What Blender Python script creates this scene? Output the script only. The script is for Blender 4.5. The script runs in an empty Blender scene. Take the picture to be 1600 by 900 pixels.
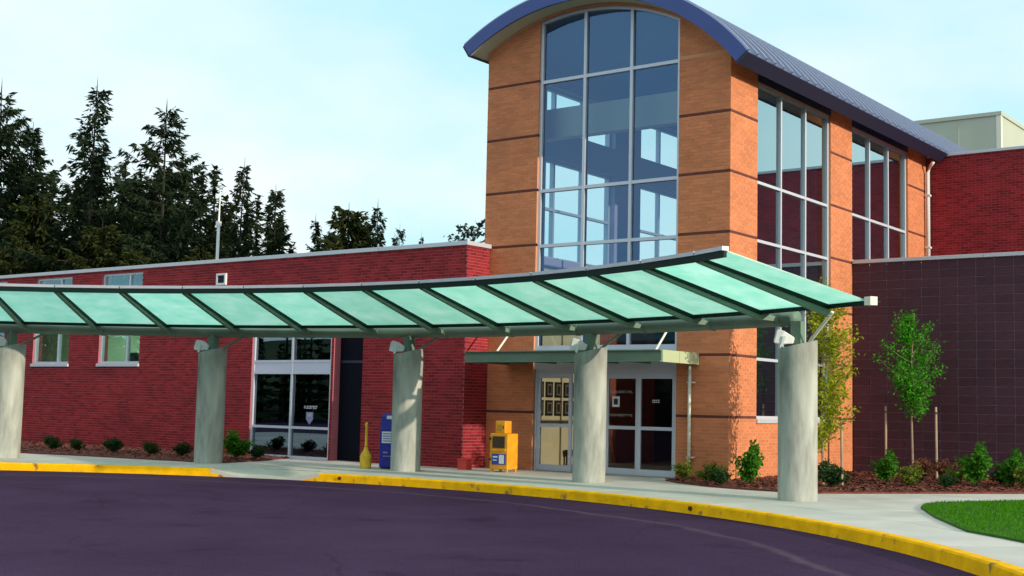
import bpy, math, random
from mathutils import Vector, Matrix
rnd = random.Random(7)
scene = bpy.context.scene
COL = scene.collection
R = math.radians

# ------------------------------------------------------------------ camera
cam_data = bpy.data.cameras.new('camera'); cam_data.lens = 36 * 2026.515 / 1600; cam_data.sensor_width = 36
cam_data.clip_start = 0.1; cam_data.clip_end = 3000
cam = bpy.data.objects.new('camera', cam_data); COL.objects.link(cam)
_r = Vector((0.80083, 0.59847, 0.02238)); _u = Vector((0.0370, -0.08674, 0.99554)); _f = Vector((-0.59774, 0.79644, 0.09160))
cam.matrix_world = Matrix(((_r.x, _u.x, -_f.x, 11.831), (_r.y, _u.y, -_f.y, -22.891), (_r.z, _u.z, -_f.z, 1.3426), (0, 0, 0, 1)))
scene.camera = cam

# ------------------------------------------------------------------ light
SUN_AZ, SUN_EL = 2.0, 14.0      # azimuth measured from +X towards -Y
S = Vector((math.cos(R(SUN_EL)) * math.cos(R(SUN_AZ)), -math.cos(R(SUN_EL)) * math.sin(R(SUN_AZ)), math.sin(R(SUN_EL))))
sun = bpy.data.lights.new('sun', 'SUN'); sun.energy = 3.9; sun.angle = R(0.6); sun.color = (1.0, 0.88, 0.70)
sun_o = bpy.data.objects.new('sun', sun); COL.objects.link(sun_o)
sun_o.rotation_euler = S.to_track_quat('Z', 'Y').to_euler(); sun_o.location = (30, -12, 25)

world = bpy.data.worlds.new('World'); scene.world = world; world.use_nodes = True
wt = world.node_tree; wn = wt.nodes; wl = wt.links; wn.clear()
w_out = wn.new('ShaderNodeOutputWorld'); w_bg = wn.new('ShaderNodeBackground'); w_bg.inputs['Strength'].default_value = 0.10
sky = wn.new('ShaderNodeTexSky'); sky.sky_type = 'NISHITA'; sky.sun_disc = False
sky.sun_elevation = R(SUN_EL); sky.sun_rotation = math.atan2(S.x, S.y); sky.air_density = 1.0; sky.dust_density = 0.6; sky.ozone_density = 1.6
tc = wn.new('ShaderNodeTexCoord'); sep = wn.new('ShaderNodeSeparateXYZ'); wl.new(tc.outputs['Generated'], sep.inputs[0])
addz = wn.new('ShaderNodeMath'); addz.operation = 'ADD'; addz.inputs[1].default_value = 0.28; wl.new(sep.outputs['Z'], addz.inputs[0])
mx = wn.new('ShaderNodeMath'); mx.operation = 'MAXIMUM'; mx.inputs[1].default_value = 0.05; wl.new(addz.outputs[0], mx.inputs[0])
dx = wn.new('ShaderNodeMath'); dx.operation = 'DIVIDE'; wl.new(sep.outputs['X'], dx.inputs[0]); wl.new(mx.outputs[0], dx.inputs[1])
dy = wn.new('ShaderNodeMath'); dy.operation = 'DIVIDE'; wl.new(sep.outputs['Y'], dy.inputs[0]); wl.new(mx.outputs[0], dy.inputs[1])
cmb = wn.new('ShaderNodeCombineXYZ'); wl.new(dx.outputs[0], cmb.inputs[0]); wl.new(dy.outputs[0], cmb.inputs[1])
cn = wn.new('ShaderNodeTexNoise'); cn.inputs['Scale'].default_value = 1.1; cn.inputs['Detail'].default_value = 6; cn.inputs['Roughness'].default_value = 0.5
wl.new(cmb.outputs[0], cn.inputs['Vector'])
cr = wn.new('ShaderNodeValToRGB'); cr.color_ramp.elements[0].position = 0.33; cr.color_ramp.elements[1].position = 0.57
cr.color_ramp.elements[0].color = (5.9, 10.4, 11.6, 1); cr.color_ramp.elements[1].color = (10.9, 12.0, 12.2, 1)
wl.new(cn.outputs['Fac'], cr.inputs[0])
mixc = wn.new('ShaderNodeMixRGB'); mixc.inputs[0].default_value = 0.82
wl.new(cr.outputs[0], mixc.inputs[2]); wl.new(sky.outputs[0], mixc.inputs[1])
wl.new(mixc.outputs[0], w_bg.inputs['Color']); wl.new(w_bg.outputs[0], w_out.inputs['Surface'])

vs = scene.view_settings; vs.view_transform = 'Standard'; vs.look = 'None'; vs.exposure = 0.0; vs.gamma = 1.0; vs.use_curve_mapping = False
try:
    scene.cycles.max_bounces = 8; scene.cycles.transparent_max_bounces = 16; scene.cycles.caustics_reflective = False; scene.cycles.caustics_refractive = False
except Exception: pass

# ------------------------------------------------------------------ materials
MATS = {}
def base_mat(name):
    m = bpy.data.materials.new(name); m.use_nodes = True
    return m, m.node_tree, m.node_tree.nodes['Principled BSDF']
def mat(name, col, rough=0.7, var=0.0, scale=3.0, bump=0.0, bscale=None, metal=0.0, spec=0.4, island=0.0, stretch=(1, 1, 1), objrand=0.0, col2=None, c2lo=0.55, c2hi=0.7, c2scale=1.0):
    if name in MATS: return MATS[name]
    m, t, b = base_mat(name); N, L = t.nodes, t.links
    b.inputs['Roughness'].default_value = rough; b.inputs['Metallic'].default_value = metal; b.inputs['Specular IOR Level'].default_value = spec
    co = N.new('ShaderNodeTexCoord'); mp = N.new('ShaderNodeMapping'); mp.inputs['Scale'].default_value = stretch
    L.new(co.outputs['Object'], mp.inputs['Vector'])
    rgb = N.new('ShaderNodeRGB'); rgb.outputs[0].default_value = (*col, 1); cur = rgb.outputs[0]
    if col2 is not None:
        n2 = N.new('ShaderNodeTexNoise'); n2.inputs['Scale'].default_value = c2scale; n2.inputs['Detail'].default_value = 6; L.new(mp.outputs[0], n2.inputs['Vector'])
        r2 = N.new('ShaderNodeValToRGB'); r2.color_ramp.elements[0].position = c2lo; r2.color_ramp.elements[1].position = c2hi; L.new(n2.outputs['Fac'], r2.inputs[0])
        mm = N.new('ShaderNodeMixRGB'); mm.inputs[2].default_value = (*col2, 1); L.new(r2.outputs[0], mm.inputs[0]); L.new(cur, mm.inputs[1]); cur = mm.outputs[0]
    def vary(src, amt, cur):
        mr = N.new('ShaderNodeMapRange'); mr.inputs['From Min'].default_value = 0; mr.inputs['From Max'].default_value = 1
        mr.inputs['To Min'].default_value = 1 - amt; mr.inputs['To Max'].default_value = 1 + amt; L.new(src, mr.inputs['Value'])
        mu = N.new('ShaderNodeMixRGB'); mu.blend_type = 'MULTIPLY'; mu.inputs[0].default_value = 1; L.new(cur, mu.inputs[1]); L.new(mr.outputs[0], mu.inputs[2]); return mu.outputs[0]
    if var > 0:
        n = N.new('ShaderNodeTexNoise'); n.inputs['Scale'].default_value = scale; n.inputs['Detail'].default_value = 5; L.new(mp.outputs[0], n.inputs['Vector'])
        # stretch contrast around 0.5
        ct = N.new('ShaderNodeMapRange'); ct.inputs['From Min'].default_value = 0.3; ct.inputs['From Max'].default_value = 0.7; L.new(n.outputs['Fac'], ct.inputs['Value'])
        cur = vary(ct.outputs[0], var, cur)
    if island > 0:
        g = N.new('ShaderNodeNewGeometry'); cur = vary(g.outputs['Random Per Island'], island, cur)
    if objrand > 0:
        oi = N.new('ShaderNodeObjectInfo'); cur = vary(oi.outputs['Random'], objrand, cur)
    L.new(cur, b.inputs['Base Color'])
    if bump > 0:
        nb = N.new('ShaderNodeTexNoise'); nb.inputs['Scale'].default_value = bscale or scale * 8; nb.inputs['Detail'].default_value = 4; L.new(mp.outputs[0], nb.inputs['Vector'])
        bp = N.new('ShaderNodeBump'); bp.inputs['Strength'].default_value = 1.0; bp.inputs['Distance'].default_value = bump; L.new(nb.outputs['Fac'], bp.inputs['Height']); L.new(bp.outputs[0], b.inputs['Normal'])
    MATS[name] = m; return m
def glass_mat(name, tint, ior=1.6, boost=1.0, rough=0.0, refl=(0.9, 0.95, 1.0)):
    m = bpy.data.materials.new(name); m.use_nodes = True; t = m.node_tree; N, L = t.nodes, t.links; N.clear()
    o = N.new('ShaderNodeOutputMaterial'); tr = N.new('ShaderNodeBsdfTransparent'); tr.inputs[0].default_value = (*tint, 1)
    gl = N.new('ShaderNodeBsdfGlossy'); gl.inputs['Roughness'].default_value = rough; gl.inputs['Color'].default_value = (*refl, 1)
    fr = N.new('ShaderNodeFresnel'); fr.inputs['IOR'].default_value = ior
    mu = N.new('ShaderNodeMath'); mu.operation = 'MULTIPLY'; mu.inputs[1].default_value = boost; mu.use_clamp = True; L.new(fr.outputs[0], mu.inputs[0])
    mi = N.new('ShaderNodeMixShader'); L.new(mu.outputs[0], mi.inputs[0]); L.new(tr.outputs[0], mi.inputs[1]); L.new(gl.outputs[0], mi.inputs[2]); L.new(mi.outputs[0], o.inputs[0])
    MATS[name] = m; return m
def leaf_mat(name, col, trans=0.35, isl=0.35):
    m = bpy.data.materials.new(name); m.use_nodes = True; t = m.node_tree; N, L = t.nodes, t.links; N.clear()
    o = N.new('ShaderNodeOutputMaterial'); df = N.new('ShaderNodeBsdfDiffuse'); tl = N.new('ShaderNodeBsdfTranslucent')
    g = N.new('ShaderNodeNewGeometry'); mr = N.new('ShaderNodeMapRange'); mr.inputs['To Min'].default_value = 1 - isl; mr.inputs['To Max'].default_value = 1 + isl
    L.new(g.outputs['Random Per Island'], mr.inputs['Value'])
    mu = N.new('ShaderNodeMixRGB'); mu.blend_type = 'MULTIPLY'; mu.inputs[0].default_value = 1; mu.inputs[1].default_value = (*col, 1); L.new(mr.outputs[0], mu.inputs[2])
    L.new(mu.outputs[0], df.inputs[0]); L.new(mu.outputs[0], tl.inputs[0])
    mi = N.new('ShaderNodeMixShader'); mi.inputs[0].default_value = trans; L.new(df.outputs[0], mi.inputs[1]); L.new(tl.outputs[0], mi.inputs[2]); L.new(mi.outputs[0], o.inputs[0])
    MATS[name] = m; return m

TAN = mat('tan_brick', (0.60, 0.205, 0.088), 0.85, var=0.10, scale=1.3, bump=0.003, bscale=60, island=0.11)
TAN_M = mat('tan_mortar', (0.62, 0.28, 0.15), 0.95, var=0.1, scale=4)
BAND = mat('band_brick', (0.13, 0.032, 0.022), 0.85, var=0.2, scale=5)
RED = mat('red_brick', (0.25, 0.017, 0.022), 0.8, var=0.12, scale=0.9, bump=0.003, bscale=60, island=0.30, spec=0.2)
RED_M = mat('red_mortar', (0.42, 0.125, 0.145), 0.95, var=0.1, scale=4)
CMU = mat('burgundy_block', (0.060, 0.020, 0.036), 0.7, var=0.18, scale=6, bump=0.003, bscale=90, objrand=0.16)
CMU_M = mat('block_mortar', (0.26, 0.17, 0.21), 0.9, var=0.15, scale=3)
CONC = mat('column_concrete', (0.40, 0.405, 0.36), 0.85, var=0.34, scale=2.2, bump=0.004, bscale=25, stretch=(1.2, 1.2, 0.32), objrand=0.06, col2=(0.20, 0.20, 0.18), c2lo=0.46, c2hi=0.70, c2scale=3.0)
WALK = mat('walk_concrete', (0.56, 0.53, 0.47), 0.9, var=0.10, scale=1.1, bump=0.002, bscale=60, objrand=0.05, col2=(0.46, 0.45, 0.38), c2lo=0.5, c2hi=0.75, c2scale=0.7)
YEL = mat('curb_yellow', (0.93, 0.47, 0.004), 0.85, var=0.16, scale=4, bump=0.004, bscale=30, col2=(0.22, 0.13, 0.05), c2lo=0.60, c2hi=0.72, c2scale=4.5, spec=0.1)
CURBC = mat('curb_concrete', (0.46, 0.44, 0.38), 0.9, var=0.12, scale=3, bump=0.002, bscale=40)
GREEN = mat('green_steel', (0.145, 0.225, 0.165), 0.55, var=0.12, scale=2.0, spec=0.35)
GREEND = mat('dark_green_steel', (0.006, 0.022, 0.017), 0.6, spec=0.15)
FLASH = mat('grey_flashing', (0.50, 0.52, 0.56), 0.45, metal=0.3, var=0.06, scale=4)
ALU = mat('aluminium_frame', (0.58, 0.61, 0.70), 0.42, metal=0.15, spec=0.5)
BLUE = mat('blue_metal', (0.034, 0.068, 0.27), 0.42, spec=0.5, var=0.06, scale=1.5)
SEAM = mat('pale_seam', (0.42, 0.46, 0.60), 0.4, metal=0.2)
ROOF = mat('blue_grey_roof', (0.13, 0.16, 0.27), 0.38, metal=0.35, var=0.08, scale=1.0)
NAVY = mat('navy_trim', (0.02, 0.024, 0.06), 0.5)
CREAM = mat('cream_soffit', (0.62, 0.60, 0.46), 0.8)
PLASTER = mat('cream_plaster', (0.70, 0.60, 0.38), 0.85, var=0.04)
PURPLE = mat('interior_grey', (0.42, 0.38, 0.62), 0.85)
FLOOR = mat('lobby_floor', (0.32, 0.26, 0.20), 0.35)
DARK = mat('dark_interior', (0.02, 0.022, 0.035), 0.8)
WHITE = mat('white_paint', (0.80, 0.80, 0.80), 0.5)
COPING = mat('coping_metal', (0.56, 0.58, 0.64), 0.45, metal=0.2)
MULCH = mat('mulch', (0.16, 0.045, 0.028), 0.95, var=0.35, scale=14, bump=0.02, bscale=30)
CHIP = mat('bark_chip', (0.17, 0.05, 0.032), 0.95, island=0.5)
SOIL = mat('lawn_soil', (0.035, 0.11, 0.004), 0.95, var=0.2, scale=4)
DIRT = mat('field_ground', (0.07, 0.09, 0.04), 0.95, var=0.3, scale=0.2)
CBARK = mat('conifer_bark', (0.035, 0.028, 0.024), 0.95, var=0.3, scale=5)
BARK = mat('bark', (0.10, 0.075, 0.055), 0.9, var=0.3, scale=9, bump=0.01, bscale=30)
PALEBARK = mat('pale_bark', (0.32, 0.25, 0.17), 0.9, var=0.25, scale=12)
STAKE = mat('stake_wood', (0.42, 0.32, 0.22), 0.85, var=0.2, scale=12, stretch=(1, 1, 0.2))
PENT = mat('pent_panel', (0.46, 0.50, 0.40), 0.6, var=0.04, scale=0.6)
PENTW = mat('pent_trim', (0.75, 0.74, 0.62), 0.6)
BROWN = mat('dark_wood', (0.06, 0.03, 0.02), 0.6)
BLACK = mat('black_plastic', (0.012, 0.012, 0.016), 0.5)
NEWS = mat('news_yellow', (0.78, 0.33, 0.012), 0.5, var=0.18, scale=5, col2=(0.45, 0.2, 0.03), c2lo=0.62, c2hi=0.75, c2scale=8)
SMOKE = mat('smoker_yellow', (0.78, 0.46, 0.03), 0.6, var=0.15, scale=9)
DROPB = mat('drop_box_blue', (0.012, 0.014, 0.27), 0.5, var=0.15, scale=5)
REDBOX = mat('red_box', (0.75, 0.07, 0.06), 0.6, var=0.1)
LABELW = mat('label_white', (0.72, 0.72, 0.78), 0.5)
PRINTG = mat('print_grey', (0.25, 0.25, 0.42), 0.6)
PRINTB = mat('print_blue', (0.03, 0.06, 0.35), 0.5)
LAMPW = mat('lamp_white', (0.74, 0.75, 0.74), 0.45)
LENS = mat('lamp_lens', (0.45, 0.48, 0.50), 0.15)
PIC = mat('picture_dark', (0.03, 0.025, 0.02), 0.4, var=0.5, scale=14)
MATTE = mat('picture_mat', (0.16, 0.13, 0.09), 0.8)

GL = glass_mat('tower_glass', (0.85, 1.0, 1.0), 2.0, 1.45, refl=(0.30, 0.56, 1.0))
GLS = glass_mat('side_glass', (0.74, 0.80, 0.82), 2.6, 2.3, refl=(0.72, 0.98, 1.0))
GLD = glass_mat('dark_glass', (0.30, 0.36, 0.44), 2.2, 1.5, refl=(0.6, 0.8, 1.0))
GLW = glass_mat('wing_glass', (0.72, 0.95, 0.82), 2.1, 1.5, refl=(0.40, 0.80, 1.0))
GLDOOR = glass_mat('door_glass', (0.85, 0.86, 0.84), 1.45, 0.8)

def frosted():
    m = bpy.data.materials.new('frosted_green_glass'); m.use_nodes = True; t = m.node_tree; N, L = t.nodes, t.links; N.clear()
    o = N.new('ShaderNodeOutputMaterial'); tl = N.new('ShaderNodeBsdfTranslucent'); df = N.new('ShaderNodeBsdfDiffuse'); gl = N.new('ShaderNodeBsdfGlossy')
    co = N.new('ShaderNodeTexCoord'); n = N.new('ShaderNodeTexNoise'); n.inputs['Scale'].default_value = 2.2; n.inputs['Detail'].default_value = 9; n.inputs['Roughness'].default_value = 0.7; L.new(co.outputs['Object'], n.inputs['Vector'])
    r = N.new('ShaderNodeValToRGB'); r.color_ramp.elements[0].position = 0.3; r.color_ramp.elements[1].position = 0.72
    r.color_ramp.elements[0].color = (0.52, 0.88, 0.75, 1); r.color_ramp.elements[1].color = (0.80, 1.0, 0.92, 1); L.new(n.outputs['Fac'], r.inputs[0])
    oi = N.new('ShaderNodeObjectInfo'); mr = N.new('ShaderNodeMapRange'); mr.inputs['To Min'].default_value = 0.92; mr.inputs['To Max'].default_value = 1.06; L.new(oi.outputs['Random'], mr.inputs['Value'])
    mu = N.new('ShaderNodeMixRGB'); mu.blend_type = 'MULTIPLY'; mu.inputs[0].default_value = 1; L.new(r.outputs[0], mu.inputs[1]); L.new(mr.outputs[0], mu.inputs[2])
    L.new(mu.outputs[0], tl.inputs[0]); df.inputs[0].default_value = (0.25, 0.6, 0.5, 1); gl.inputs['Roughness'].default_value = 0.25
    m1 = N.new('ShaderNodeMixShader'); m1.inputs[0].default_value = 0.05; L.new(tl.outputs[0], m1.inputs[1]); L.new(df.outputs[0], m1.inputs[2])
    m2 = N.new('ShaderNodeMixShader'); m2.inputs[0].default_value = 0.06; L.new(m1.outputs[0], m2.inputs[1]); L.new(gl.outputs[0], m2.inputs[2]); L.new(m2.outputs[0], o.inputs[0])
    return m
FROST = frosted()

CX, CY = -3.26, -18.93           # centre of the drop-off circle
def pol(r, deg, z=0.0): return Vector((CX + r * math.cos(R(deg)), CY + r * math.sin(R(deg)), z))

def asphalt():
    m, t, b = base_mat('asphalt'); N, L = t.nodes, t.links
    co = N.new('ShaderNodeTexCoord'); b.inputs['Roughness'].default_value = 0.85; b.inputs['Specular IOR Level'].default_value = 0.06
    n1 = N.new('ShaderNodeTexNoise'); n1.inputs['Scale'].default_value = 0.35; n1.inputs['Detail'].default_value = 8; n1.inputs['Roughness'].default_value = 0.65; L.new(co.outputs['Object'], n1.inputs['Vector'])
    r1 = N.new('ShaderNodeValToRGB'); r1.color_ramp.elements[0].position = 0.3; r1.color_ramp.elements[1].position = 0.72
    r1.color_ramp.elements[0].color = (0.034, 0.015, 0.043, 1); r1.color_ramp.elements[1].color = (0.058, 0.030, 0.069, 1); L.new(n1.outputs['Fac'], r1.inputs[0])
    n3 = N.new('ShaderNodeTexNoise'); n3.inputs['Scale'].default_value = 55; n3.inputs['Detail'].default_value = 2; L.new(co.outputs['Object'], n3.inputs['Vector'])
    mr = N.new('ShaderNodeMapRange'); mr.inputs['To Min'].default_value = 0.75; mr.inputs['To Max'].default_value = 1.25; L.new(n3.outputs['Fac'], mr.inputs['Value'])
    mu = N.new('ShaderNodeMixRGB'); mu.blend_type = 'MULTIPLY'; mu.inputs[0].default_value = 1; L.new(r1.outputs[0], mu.inputs[1]); L.new(mr.outputs[0], mu.inputs[2])
    n5 = N.new('ShaderNodeTexNoise'); n5.inputs['Scale'].default_value = 170; n5.inputs['Detail'].default_value = 1; L.new(co.outputs['Object'], n5.inputs['Vector'])
    m5 = N.new('ShaderNodeMapRange'); m5.inputs['From Min'].default_value = 0.3; m5.inputs['From Max'].default_value = 0.7; m5.inputs['To Min'].default_value = 0.6; m5.inputs['To Max'].default_value = 1.45; L.new(n5.outputs['Fac'], m5.inputs['Value'])
    mu5 = N.new('ShaderNodeMixRGB'); mu5.blend_type = 'MULTIPLY'; mu5.inputs[0].default_value = 1; L.new(mu.outputs[0], mu5.inputs[1]); L.new(m5.outputs[0], mu5.inputs[2])
    n6 = N.new('ShaderNodeTexNoise'); n6.inputs['Scale'].default_value = 1.3; n6.inputs['Detail'].default_value = 6; L.new(co.outputs['Object'], n6.inputs['Vector'])
    r6 = N.new('ShaderNodeValToRGB'); r6.color_ramp.elements[0].position = 0.60; r6.color_ramp.elements[1].position = 0.74; r6.color_ramp.elements[0].color = (1, 1, 1, 1); r6.color_ramp.elements[1].color = (0.62, 0.6, 0.62, 1); L.new(n6.outputs['Fac'], r6.inputs[0])
    mu6 = N.new('ShaderNodeMixRGB'); mu6.blend_type = 'MULTIPLY'; mu6.inputs[0].default_value = 1; L.new(mu5.outputs[0], mu6.inputs[1]); L.new(r6.outputs[0], mu6.inputs[2])
    dn = N.new('ShaderNodeTexNoise'); dn.inputs['Scale'].default_value = 1.2; dn.inputs['Detail'].default_value = 5; L.new(co.outputs['Object'], dn.inputs['Vector'])
    dv = N.new('ShaderNodeMixRGB'); dv.inputs[0].default_value = 0.18; L.new(co.outputs['Object'], dv.inputs[1]); L.new(dn.outputs['Color'], dv.inputs[2])
    vo = N.new('ShaderNodeTexVoronoi'); vo.feature = 'DISTANCE_TO_EDGE'; vo.inputs['Scale'].default_value = 0.32; L.new(dv.outputs[0], vo.inputs['Vector'])
    rv = N.new('ShaderNodeMapRange'); rv.inputs['From Min'].default_value = 0.0; rv.inputs['From Max'].default_value = 0.006; rv.inputs['To Min'].default_value = 0.72; rv.inputs['To Max'].default_value = 1.0; L.new(vo.outputs['Distance'], rv.inputs['Value'])
    mu7 = N.new('ShaderNodeMixRGB'); mu7.blend_type = 'MULTIPLY'; mu7.inputs[0].default_value = 1; L.new(mu6.outputs[0], mu7.inputs[1]); L.new(rv.outputs[0], mu7.inputs[2])
    mu = mu7
    # worn pale seam concentric with the curb
    vm = N.new('ShaderNodeVectorMath'); vm.operation = 'DISTANCE'; vm.inputs[1].default_value = (CX, CY, -0.15); L.new(co.outputs['Object'], vm.inputs[0])
    n4 = N.new('ShaderNodeTexNoise'); n4.inputs['Scale'].default_value = 0.6; n4.inputs['Detail'].default_value = 5; L.new(co.outputs['Object'], n4.inputs['Vector'])
    wob = N.new('ShaderNodeMath'); wob.operation = 'MULTIPLY_ADD'; wob.inputs[1].default_value = 0.7; L.new(n4.outputs['Fac'], wob.inputs[0]); L.new(vm.outputs['Value'], wob.inputs[2])
    sb = N.new('ShaderNodeMath'); sb.operation = 'SUBTRACT'; sb.inputs[1].default_value = 13.15; L.new(wob.outputs[0], sb.inputs[0])
    ab = N.new('ShaderNodeMath'); ab.operation = 'ABSOLUTE'; L.new(sb.outputs[0], ab.inputs[0])
    m2 = N.new('ShaderNodeMapRange'); m2.inputs['From Min'].default_value = 0.0; m2.inputs['From Max'].default_value = 0.11; m2.inputs['To Min'].default_value = 0.5; m2.inputs['To Max'].default_value = 0.0; L.new(ab.outputs[0], m2.inputs['Value'])
    mg = N.new('ShaderNodeMath'); mg.operation = 'MULTIPLY'; L.new(m2.outputs[0], mg.inputs[0]); L.new(n4.outputs['Fac'], mg.inputs[1])
    mm = N.new('ShaderNodeMixRGB'); mm.inputs[2].default_value = (0.22, 0.17, 0.19, 1); L.new(mg.outputs[0], mm.inputs[0]); L.new(mu.outputs[0], mm.inputs[1])
    L.new(mm.outputs[0], b.inputs['Base Color'])
    bp = N.new('ShaderNodeBump'); bp.inputs['Distance'].default_value = 0.006; L.new(n3.outputs['Fac'], bp.inputs['Height']); L.new(bp.outputs[0], b.inputs['Normal'])
    return m
ASPH = asphalt()

# ------------------------------------------------------------------ mesh helpers
class MB:
    def __init__(s): s.v = []; s.f = []
    def quad(s, a, b, c, d):
        i = len(s.v); s.v += [tuple(a), tuple(b), tuple(c), tuple(d)]; s.f.append((i, i + 1, i + 2, i + 3)); return s
    def poly(s, pts):
        i = len(s.v); s.v += [tuple(p) for p in pts]; s.f.append(tuple(range(i, i + len(pts)))); return s
    def box(s, x0, x1, y0, y1, z0, z1):
        i = len(s.v); s.v += [(x0, y0, z0), (x1, y0, z0), (x1, y1, z0), (x0, y1, z0), (x0, y0, z1), (x1, y0, z1), (x1, y1, z1), (x0, y1, z1)]
        s.f += [tuple(i + k for k in q) for q in ((0, 3, 2, 1), (4, 5, 6, 7), (0, 1, 5, 4), (1, 2, 6, 5), (2, 3, 7, 6), (3, 0, 4, 7))]; return s
    def hexa(s, p):
        """eight points, bottom ring 0-3 then top ring 4-7"""
        i = len(s.v); s.v += [tuple(q) for q in p]
        s.f += [tuple(i + k for k in q) for q in ((0, 3, 2, 1), (4, 5, 6, 7), (0, 1, 5, 4), (1, 2, 6, 5), (2, 3, 7, 6), (3, 0, 4, 7))]; return s
    def prism(s, pts, off):
        i = len(s.v); n = len(pts); off = Vector(off)
        s.v += [tuple(p) for p in pts] + [tuple(Vector(p) + off) for p in pts]
        s.f.append(tuple(range(i + n - 1, i - 1, -1))); s.f.append(tuple(range(i + n, i + 2 * n)))
        for k in range(n): s.f.append((i + k, i + (k + 1) % n, i + n + (k + 1) % n, i + n + k))
        return s
    def tube(s, path, rad, n=8, cap=True):
        path = [Vector(p) for p in path]; rads = rad if isinstance(rad, (list, tuple)) else [rad] * len(path); i0 = len(s.v)
        for k, p in enumerate(path):
            d = (path[min(k + 1, len(path) - 1)] - path[max(k - 1, 0)]).normalized()
            a = Vector((0, 0, 1)) if abs(d.z) < 0.9 else Vector((1, 0, 0)); e1 = d.cross(a).normalized(); e2 = d.cross(e1)
            for j in range(n):
                t = 2 * math.pi * j / n; s.v.append(tuple(p + (e1 * math.cos(t) + e2 * math.sin(t)) * rads[k]))
        for k in range(len(path) - 1):
            for j in range(n):
                a = i0 + k * n + j; b = i0 + k * n + (j + 1) % n; s.f.append((a, b, b + n, a + n))
        if cap: s.f.append(tuple(range(i0 + n - 1, i0 - 1, -1))); s.f.append(tuple(range(i0 + (len(path) - 1) * n, i0 + len(path) * n)))
        return s
    def lathe(s, prof, c=(0, 0, 0), n=24):
        i0 = len(s.v)
        for r, z in prof:
            for j in range(n): t = 2 * math.pi * j / n; s.v.append((c[0] + r * math.cos(t), c[1] + r * math.sin(t), c[2] + z))
        for k in range(len(prof) - 1):
            for j in range(n): a = i0 + k * n + j; b = i0 + k * n + (j + 1) % n; s.f.append((a, b, b + n, a + n))
        s.f.append(tuple(range(i0 + n - 1, i0 - 1, -1))); s.f.append(tuple(range(i0 + (len(prof) - 1) * n, i0 + len(prof) * n))); return s
    def mesh(s, name, m, smooth=False):
        me = bpy.data.meshes.new(name); me.from_pydata(s.v, [], s.f); me.materials.append(m)
        if smooth: me.polygons.foreach_set('use_smooth', [True] * len(me.polygons))
        me.update(); return me
def link(name, me, parent=None, loc=None, kind=None, bevel=0):
    o = bpy.data.objects.new(name, me); COL.objects.link(o)
    if loc is not None: o.location = loc
    if parent is not None: o.parent = parent
    if kind: o['kind'] = kind
    if bevel:
        bv = o.modifiers.new('bevel', 'BEVEL'); bv.width = bevel; bv.segments = 2; bv.limit_method = 'ANGLE'
    return o
def world_loc(o):
    v = Vector(o.location)
    while o.parent: o = o.parent; v += Vector(o.location)
    return v
def part(name, mb, m, parent, smooth=False, kind=None, bevel=0):
    """mesh given in world coordinates, hung under a thing or part that stands elsewhere (no rotation)"""
    return link(name, mb.mesh(name, m, smooth), parent, -world_loc(parent), kind, bevel)
def lpart(name, mb, m, parent, smooth=False, kind=None, bevel=0):
    """mesh given in the parent's own coordinates"""
    return link(name, mb.mesh(name, m, smooth), parent, None, kind, bevel)
def thing(name, label, cat, loc=(0, 0, 0), rz=0.0, group=None):
    o = bpy.data.objects.new(name, None); COL.objects.link(o); o.location = loc; o.rotation_euler = (0, 0, rz); o.empty_display_size = 0.2
    o['label'] = label; o['category'] = cat
    if group: o['group'] = group
    return o
def single(name, mb, m, label, cat, group=None, smooth=False, bevel=0, loc=None):
    o = link(name, mb.mesh(name, m, smooth), None, loc, None, bevel); o['label'] = label; o['category'] = cat
    if group: o['group'] = group
    return o
def structure(name, mb, m): return link(name, mb.mesh(name, m), None, None, 'structure')
def dup(root, loc, rz, label, scale=1.0):
    r = root.copy(); COL.objects.link(r); r.location = loc; r.rotation_euler = (0, 0, rz); r.scale = (scale,) * 3 if not isinstance(scale, tuple) else scale; r['label'] = label
    for ch in list(root.children):
        c = ch.copy(); COL.objects.link(c); c.parent = r
        for g in list(ch.children):
            d = g.copy(); COL.objects.link(d); d.parent = c
    return r

# walls: a plane is (axis, constant, outward sign); u runs along the other horizontal axis
def P3(pl, u, depth, z):
    ax, c, sg = pl
    return (u, c + sg * depth, z) if ax == 'Y' else (c + sg * depth, u, z)
def cut(u0, u1, holes):
    segs = [(u0, u1)]
    for a, b in holes:
        ns = []
        for s0, s1 in segs:
            if b <= s0 or a >= s1: ns.append((s0, s1)); continue
            if a > s0: ns.append((s0, a))
            if b < s1: ns.append((b, s1))
        segs = ns
    return segs
def wall_core(mb, pl, u0, u1, z0, z1, thick, openings):
    us = sorted({u0, u1} | {x for o in openings for x in o[:2] if u0 < x < u1}); zs = sorted({z0, z1} | {x for o in openings for x in o[2:4] if z0 < x < z1})
    for a, b in zip(us, us[1:]):
        runs = []
        for c, d in zip(zs, zs[1:]):
            um, zm = (a + b) / 2, (c + d) / 2
            if any(o[0] < um < o[1] and o[2] < zm < o[3] for o in openings): continue
            if runs and abs(runs[-1][1] - c) < 1e-6: runs[-1][1] = d
            else: runs.append([c, d])
        for c, d in runs:
            p = [P3(pl, a, 0, c), P3(pl, b, 0, c), P3(pl, b, -thick, c), P3(pl, a, -thick, c), P3(pl, a, 0, d), P3(pl, b, 0, d), P3(pl, b, -thick, d), P3(pl, a, -thick, d)]
            mb.hexa(p)
BL, BH, J, PROUD = 0.2032, 1.2192 / 18, 0.010, 0.0045
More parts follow.
